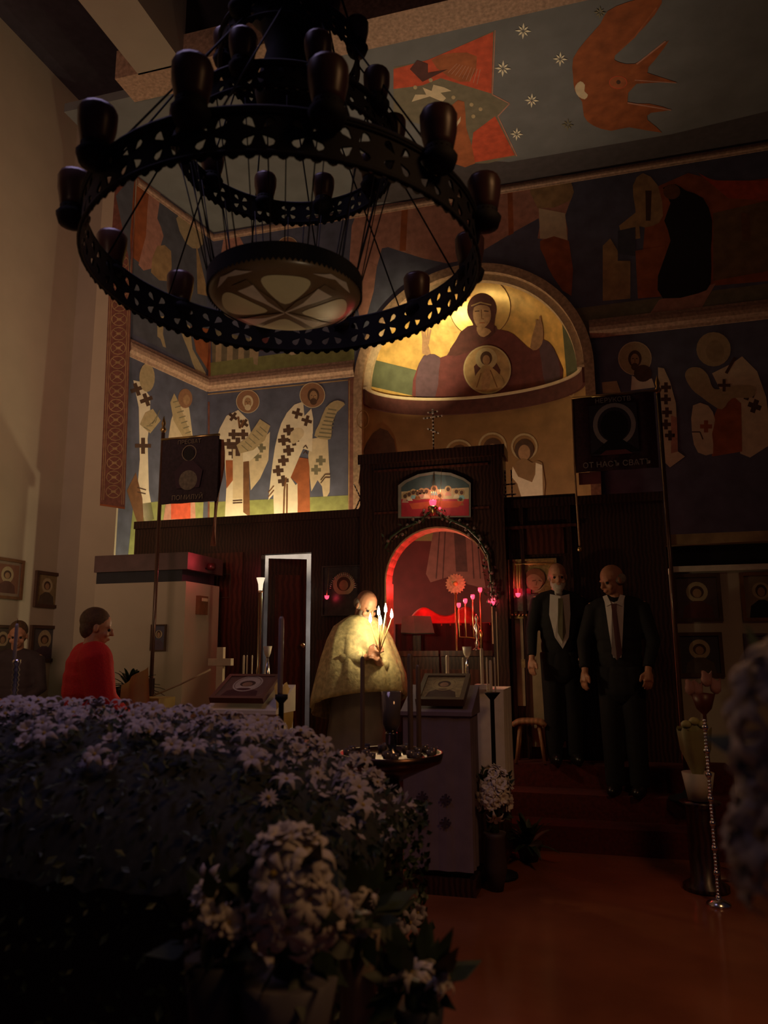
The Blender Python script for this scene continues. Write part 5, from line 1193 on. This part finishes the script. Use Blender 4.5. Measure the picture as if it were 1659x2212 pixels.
# ------------------------------------------------------------------ stool
t = thing('wooden_stool', (-.63, 6.86, PL), 'small wooden stool with splayed legs on the red carpet', 'stool'); wd_ = M('warm stool wood', (.40, .20, .10), .45, 0, .2, 8, wave=True)
vs = []; n = 10
for j in range(5):
    for i in range(n+1):
        u = i/n-.5; v = j/4-.5; z = .905+.035*(abs(u)*2)**4*(-1)+.012*math.cos(v*3); vs.append((-.63+u*.30, 6.86+v*.22, z))
b = MB(); b.add(vs, [(j*(n+1)+i, j*(n+1)+i+1, (j+1)*(n+1)+i+1, (j+1)*(n+1)+i) for j in range(4) for i in range(n)], wd_, True); o = b.build('seat', t); s_ = o.modifiers.new('s', 'SOLIDIFY'); s_.thickness = .035; s_.offset = -1
for sx_ in (-1, 1):
    for sy_ in (-1, 1): MB().tube([(-.63+sx_*.075, 6.86+sy_*.06, .89), (-.63+sx_*.12, 6.86+sy_*.10, PL+.0)], [.016, .012], wd_, 8).build('leg', t)
# ------------------------------------------------------------------ flowers
pet = M('white petal', (.44, .39, .43), .6, 0, .08, 20, ); yel = M('yellow stamen', (.5, .35, .08), .7)
def bloom_mesh(kind, seed):
    rng = random.Random(seed); b = MB(); n = {'lily': 6, 'rose': 11, 'daisy': 12}[kind]
    for k in range(n):
        a = 2*math.pi*k/n*(1 if kind != 'rose' else 2.4)+rng.uniform(-.1, .1); L = {'lily': .062, 'rose': .026+.002*k, 'daisy': .034}[kind]*rng.uniform(.9, 1.1); W_ = {'lily': .013, 'rose': .017, 'daisy': .006}[kind]
        c, s = math.cos(a), math.sin(a); vs = []
        for j in range(6):
            u = j/5; r = L*u; z = {'lily': .035*u-.045*u**4, 'rose': .03*math.sin(u*1.6)*(1.1-.05*k), 'daisy': .004*u}[kind]; w = W_*math.sin(math.pi*(.12+.84*u))
            for q_ in (-1, 0, 1): vs.append((c*r-s*w*q_, s*r+c*w*q_, z-.004*(1-abs(q_))*(-1)))
        b.add(vs, [(j*3+i, j*3+i+1, j*3+i+4, j*3+i+3) for j in range(5) for i in range(2)], pet, True)
    b.ball((0, 0, .008), .008, yel, 8)
    return b
def bloom_obj(kind, seed, name):
    t = bloom_mesh(kind, seed).build(name); return t
protos = [bloom_obj('lily', 1, 'lily_blossom'), bloom_obj('rose', 2, 'rose_blossom'), bloom_obj('daisy', 3, 'daisy_blossom'), bloom_obj('lily', 4, 'lily_blossom')]
used = [False]*4; ivory = M('lightened petal', (.72, .64, .56), .6, 0, .08, 20); bprotos = []  # bouquet petals lightened to stand in for brighter light on them
for kd_, sd_ in (('lily', 5), ('rose', 6), ('daisy', 7)):
    o_ = bloom_mesh(kd_, sd_).build('blossom'); o_.data.materials[0] = ivory; bprotos.append(o_.data); bpy.data.objects.remove(o_)
def place_bloom(kind_i, p, nrm, s, label, group, rng):
    o = protos[kind_i]
    if used[kind_i]: o = link(o.copy())
    used[kind_i] = True
    o.location = p; q = Vector(nrm).to_track_quat('Z', 'Y').to_euler(); o.rotation_euler = (q.x, q.y, q.z); o.rotation_euler.rotate_axis('Z', rng.uniform(0, 6.28)); o.scale = (s, s, s)
    return tag(o, label, 'flower', group)
bcx, bcy, bhx, bhy = -1.98, 2.32, 1.34, .52
def bz(x, y):
    u = min(1, abs((x-bcx)/bhx)); v = min(1, abs((y-bcy)/bhy)); return .93+.37*max(0, 1-u**3.2)**.6*max(0, 1-v**2.6)**.6
t = thing('flower_bier', (bcx, bcy, 0), 'large dark bier heaped with white flowers filling the left foreground', 'bier')
MB().box((bcx-bhx+.05, bcy-bhy+.05, .03), (bcx+bhx-.08, bcy+bhy-.05, .90), M('bier black wood', (.012, .010, .016), .6)).build('bier_body', t)
b = MB(); n = 60; vs = []; rng = random.Random(2)
for j in range(31):
    for i in range(n+1):
        x = bcx-bhx+2*bhx*i/n; y = bcy-bhy+2*bhy*j/30; vs.append((x, y, bz(x, y)-.03+rng.uniform(-.015, .015)))
b.add(vs, [(j*(n+1)+i, j*(n+1)+i+1, (j+1)*(n+1)+i+1, (j+1)*(n+1)+i) for j in range(30) for i in range(n)], M('moss green', (.035, .04, .04), .9, 0, .4, 40), True); b.build('moss_bed', t)
b = MB()
for k in range(7000):                                # packed petals and foliage in the mass
    if k % 3: x = bcx+bhx*rng.uniform(-1, 1); y = bcy+bhy*rng.uniform(-1, 1); q = Vector((x, y, bz(x, y)-.01)); nn = Vector((rng.uniform(-.6, .6), rng.uniform(-.9, .3), 1)).normalized()
    else: x = rng.choice((bcx+bhx*rng.uniform(-1, 1), bcx+bhx)); y = bcy-bhy if x != bcx+bhx else bcy+bhy*rng.uniform(-1, 1); q = Vector((x, y, rng.uniform(.05, .98))); nn = Vector((rng.uniform(-.4, .6), -1, .3)).normalized()
    e = nn.orthogonal().normalized(); e.rotate(Matrix.Rotation(rng.uniform(0, 6.28), 3, nn)); f2 = nn.cross(e); L = rng.uniform(.015, .035)
    b.add([q, q+e*L*.5+f2*L*.3+nn*L*.3, q+e*L+nn*L*.5, q+e*L*.5-f2*L*.3+nn*L*.3], [(0, 1, 2, 3)], pet if (k % 3 and q.y > bcy-.42*bhy and rng.random() < .85) else leafm)
tag(b.build('loose_petals', t), kind='stuff')
seenl = set()
def blabel(k, x, y, nx):
    kn = ('open', 'rosy', 'daisy', 'pointed')[k]; u = (x-bcx)/bhx
    land = ('by the twisted candlestick', 'below the red sweater', 'below the yellow cloth', 'below the banner pole', 'before the cream cross', 'before the satin lectern', 'near the round votive tray')[min(6, int((u+.6)/.225))]
    row = ('low on the slope', 'halfway up the slope', 'on the crest', 'behind the crest')[min(3, int(((y-bcy)/bhy+.75)/.34))]
    return 'pale %s blossom %s, %s, %s' % (kn, ('tilted left', 'facing up', 'tilted right')[0 if nx < -.13 else 2 if nx > .13 else 1], row+('' if row[0] != 'b' else ' of the bier'), land)
rng = random.Random(21); cnt = 0
while cnt < 185:
    x = bcx+bhx*rng.uniform(-.6, .97); y = bcy+bhy*rng.uniform(-.75, .6)
    if rng.random() > .9: continue
    k = rng.choice((0, 1, 1, 2, 3)); dzx = (bz(x+.03, y)-bz(x-.03, y))/.06; dzy = (bz(x, y+.03)-bz(x, y-.03))/.06
    nn = Vector((-dzx+rng.uniform(-.4, .4), -dzy+rng.uniform(-.7, .1), 1)).normalized()
    lb = blabel(k, x, y, nn.x)
    if lb in seenl: continue
    seenl.add(lb)
    place_bloom(k, (x, y, bz(x, y)+.005+(.02 if k in (0, 3) else 0)), nn, rng.uniform(.55, .85), lb, 'blossoms heaped on the bier', rng); cnt += 1
for k in range(60):                                  # the right end and front of the mass
    x = bcx+bhx+.02 if k % 2 else bcx+bhx*rng.uniform(.75, 1); y = bcy+bhy*rng.uniform(-1, .6) if k % 2 else bcy-bhy-.02; z = rng.uniform(.45, .98)
    kk = rng.choice((0, 1, 2)); sl_ = (kk, min(4, int((z-.45)/.107)))
    if sl_ in seenl: continue
    seenl.add(sl_); place_bloom(kk, (x, y, z), (.4 if k % 2 else .1, -1, .3), rng.uniform(.6, .9), 'dim %s blossom on the right end of the bier, %s' % (('pointed', 'rosy', 'daisy')[kk], ('near its foot', 'low down', 'halfway up', 'high up', 'just under the rim')[min(4, int((z-.45)/.107))]), 'blossoms down the side of the bier', rng)
def bouquet(c, r, n, kinds, label, blab, seed, vase=None, name='flower_bouquet', s=(.8, 1.2), dirv=(0, -.7, .8), sq=(1, 1, 1), leaves=40):
    t = thing(name, (c.x, c.y, 0 if vase else c.z-r), label, 'flowers'); rng = random.Random(seed)
    if vase: m, vr, vz = vase; MB().lathe((c.x, c.y, 0), [(vr*.6, 0), (vr, max(.02, vz*.4)), (vr*.8, vz*.9), (vr, vz), (vr*.9, vz)], m, 18).build('vase', t)
    b = MB()
    for k in range(leaves):
        d = Vector([rng.uniform(-1, 1) for _ in range(3)]).normalized(); q = c+Vector((d.x*r*sq[0]*.8, d.y*r*sq[1]*.8, d.z*r*sq[2]*.8)); e = (d+Vector((0, 0, .3))).normalized(); f2 = e.orthogonal().normalized(); L = rng.uniform(.05, .11)
        b.add([q, q+e*L*.5+f2*L*.2, q+e*L, q+e*L*.5-f2*L*.2], [(0, 1, 2, 3)], leafm)
    b.tube([(c.x, c.y, c.z-r*sq[2]-(.1 if vase else 0)), tuple(c)], .03, leafm, 8); tag(b.build('foliage', t), kind='stuff')
    for k in range(n):
        d = (Vector([rng.uniform(-1, 1) for _ in range(3)]).normalized()+Vector(dirv)*.7).normalized(); q = c+Vector((d.x*r*sq[0], d.y*r*sq[1], d.z*r*sq[2]))
        o = link(bpy.data.objects.new('blossom', bprotos[rng.choice(kinds)]))
        for key in ('label', 'category', 'group'):
            if key in o: del o[key]
        o.parent = t; o.location = q-t.location; e = d.to_track_quat('Z', 'Y').to_euler(); o.rotation_euler = e; o.rotation_euler.rotate_axis('Z', rng.uniform(0, 6.28)); k_ = rng.uniform(*s); o.scale = (k_, k_, k_)
    return t
q = onY(625, 1960, 1.5); bouquet(q, .105, 34, (0, 0, 1), 'tall spray of white lilies at the lower front of the bier', '', 31, (M('grey vase', (.18, .16, .17), .5), .10, q.z-.12), s=(.7, 1.0), sq=(.8, .6, 1.3))
q = onY(468, 2010, 1.45); bouquet(q, .05, 16, (1, 2), 'small bluish spray of flowers low at the front of the bier', '', 32, (M('dark vase', (.05, .05, .06), .5), .06, q.z-.05), s=(.6, .8), sq=(.8, .8, 1.5))
q = onY(775, 1975, 1.6); bouquet(q, .04, 16, (1, 0), 'bouquet with pinkish blossoms in a pale vase near the bier foot', '', 33, (M('pale clay vase', (.36, .27, .20), .55), .045, q.z-.03), s=(.4, .55))
q = onY(905, 2120, 1.6); bouquet(q, .045, 8, (0,), 'single drooping lily spray reaching over the floor', '', 34, (M('dark vase', (.1, .1, .1)), .05, max(.05, q.z-.04)), s=(.5, .7), sq=(1.3, .6, .5))
q = onY(1066, 1720, 5.15); bouquet(q, .09, 34, (0, 1), 'white lily bouquet standing right of the lilac lectern', '', 35, (M('dark clay pot', (.1, .1, .1)), .075, q.z-.22), s=(.9, 1.3), sq=(1, .8, 1.9))
q = onY(1125, 1860, 5.9); fern(Vector((q.x+.06, 5.9, 0)), 'low dark fern spreading over the floor before the platform', 46, .36, seed=6, ph=.10, pr=.09, droop=.35)
# right-hand flowers, near the camera
q = onY(1730, 1600, .95); bouquet(q, .055, 34, (0, 0, 1), 'large pale lily mass at the right picture edge, upper heap', '', 36, (M('dark clay pot', (.1, .1, .1)), .04, q.z-.16), s=(.5, .8), sq=(1, .7, 1.7), dirv=(-.3, -.7, .6), leaves=3)
q = onY(1745, 1860, .95); bouquet(q, .065, 34, (0, 0, 1), 'lower heap of pale lilies at the right picture edge', '', 37, (M('dark clay pot', (.1, .1, .1)), .04, max(.3, q.z-.2)), s=(.5, .8), sq=(.9, .7, 1.5), dirv=(-.3, -.7, .6), leaves=3)
olv = M('olive wrapping', (.26, .24, .10), .7, 0, .15, 8); pw = M('cream wrapping', (.50, .44, .33), .7, 0, .1, 8)
q = onY(1505, 1640, 5.5); t = thing('wrapped_plant', (q.x, 5.5, 0), 'potted plant in a cream wrapper with a green paper collar on a plinth', 'plant')
z1, z2, z3, z4 = [onY(1505, y, 5.5).z for y in (1860, 1728, 1668, 1575)]
MB().lathe((q.x, 5.5, 0), [(.14, 0), (.14, .03), (.09, .06), (.09, z2-.04), (.13, z2-.01), (0, z2-.01)], wood, 20).build('plinth', t)
MB().lathe((q.x, 5.5, z2), [(.07, 0), (.10, z3-z2), (.093, z3-z2), (0, z3-z2-.02)], pw, 20).build('pot', t)
b = MB(); n = 28; vs = []
for j, (r, z) in enumerate(((.03, z3-.02), (.07, z3+.08), (.09, (z3+z4)/2), (.10, z4))):
    for i in range(n): a = 2*math.pi*i/n; f3 = 1+.14*math.sin(a*5)*j/3; vs.append((q.x+r*f3*math.cos(a), 5.5+r*f3*math.sin(a), z+.015*math.sin(a*5+1)*j/3))
b.add(vs, [(j*n+i, j*n+(i+1) % n, (j+1)*n+(i+1) % n, (j+1)*n+i) for j in range(3) for i in range(n)], olv, True); b.build('paper_collar', t)
b = MB()
for k in range(3): b.ball((q.x-.05+.05*k, 5.48, z4+.03+.02*(k % 2)), .035, M('yellow green bud', (.35, .32, .12), .6), 10, (1, 1, .8))
b.build('buds', t)
q = onY(1517, 1480, 5.85); t = thing('glass_tulips', (q.x, 5.85, 0), 'cluster of pinkish glass tulip cups on a red bowl and a tall stem', 'lamp'); tul = M('pink glass', (.50, .27, .24), .15, .1, .1, 10)
MB().lathe((q.x, 5.85, 0), [(.15, 0), (.15, .02), (.03, .05), (.012, .1), (.012, q.z-.2), (.05, q.z-.16), (.08, q.z-.06), (0, q.z-.05)], M('dark red bowl', (.12, .03, .02), .4), 16).build('stem', t)
for dx_, dz_ in ((-.08, -.02), (-.035, -.03), (.03, .04), (.085, -.01)):
    b = MB(); vs = []; n = 18
    for j in range(5):
        for i in range(n): a = 2*math.pi*i/n; r = (.012, .034, .038, .034, .036)[j]*(1+.12*math.cos(a*3)*(j > 2)); vs.append((q.x+dx_+r*math.cos(a), 5.85+r*math.sin(a), q.z+dz_-.05+(.0, .02, .05, .08, .10)[j]+.012*math.cos(a*3)*(j == 4)))
    b.add(vs, [(j*n+i, j*n+(i+1) % n, (j+1)*n+(i+1) % n, (j+1)*n+i) for j in range(4) for i in range(n)], tul, True); b.build('glass_cup', t)
t = thing('beaded_stand', (onY(1533, 1700, 5.2).x, 5.2, 0), 'slim stand of shiny silver beads beside the wrapped plant', 'candlestick'); b = MB(); x_ = onY(1533, 1700, 5.2).x
zt_, zb_ = onY(1533, 1550, 5.2).z, .04; z = zb_; k = 0
while z < zt_: r = .012 if k % 7 else .02; b.ball((x_, 5.2, z), r, silver, 10); z += .02; k += 1
b.lathe((x_, 5.2, 0), [(.07, 0), (.07, .012), (.02, .04)], silver, 14); b.build('bead_stem', t)
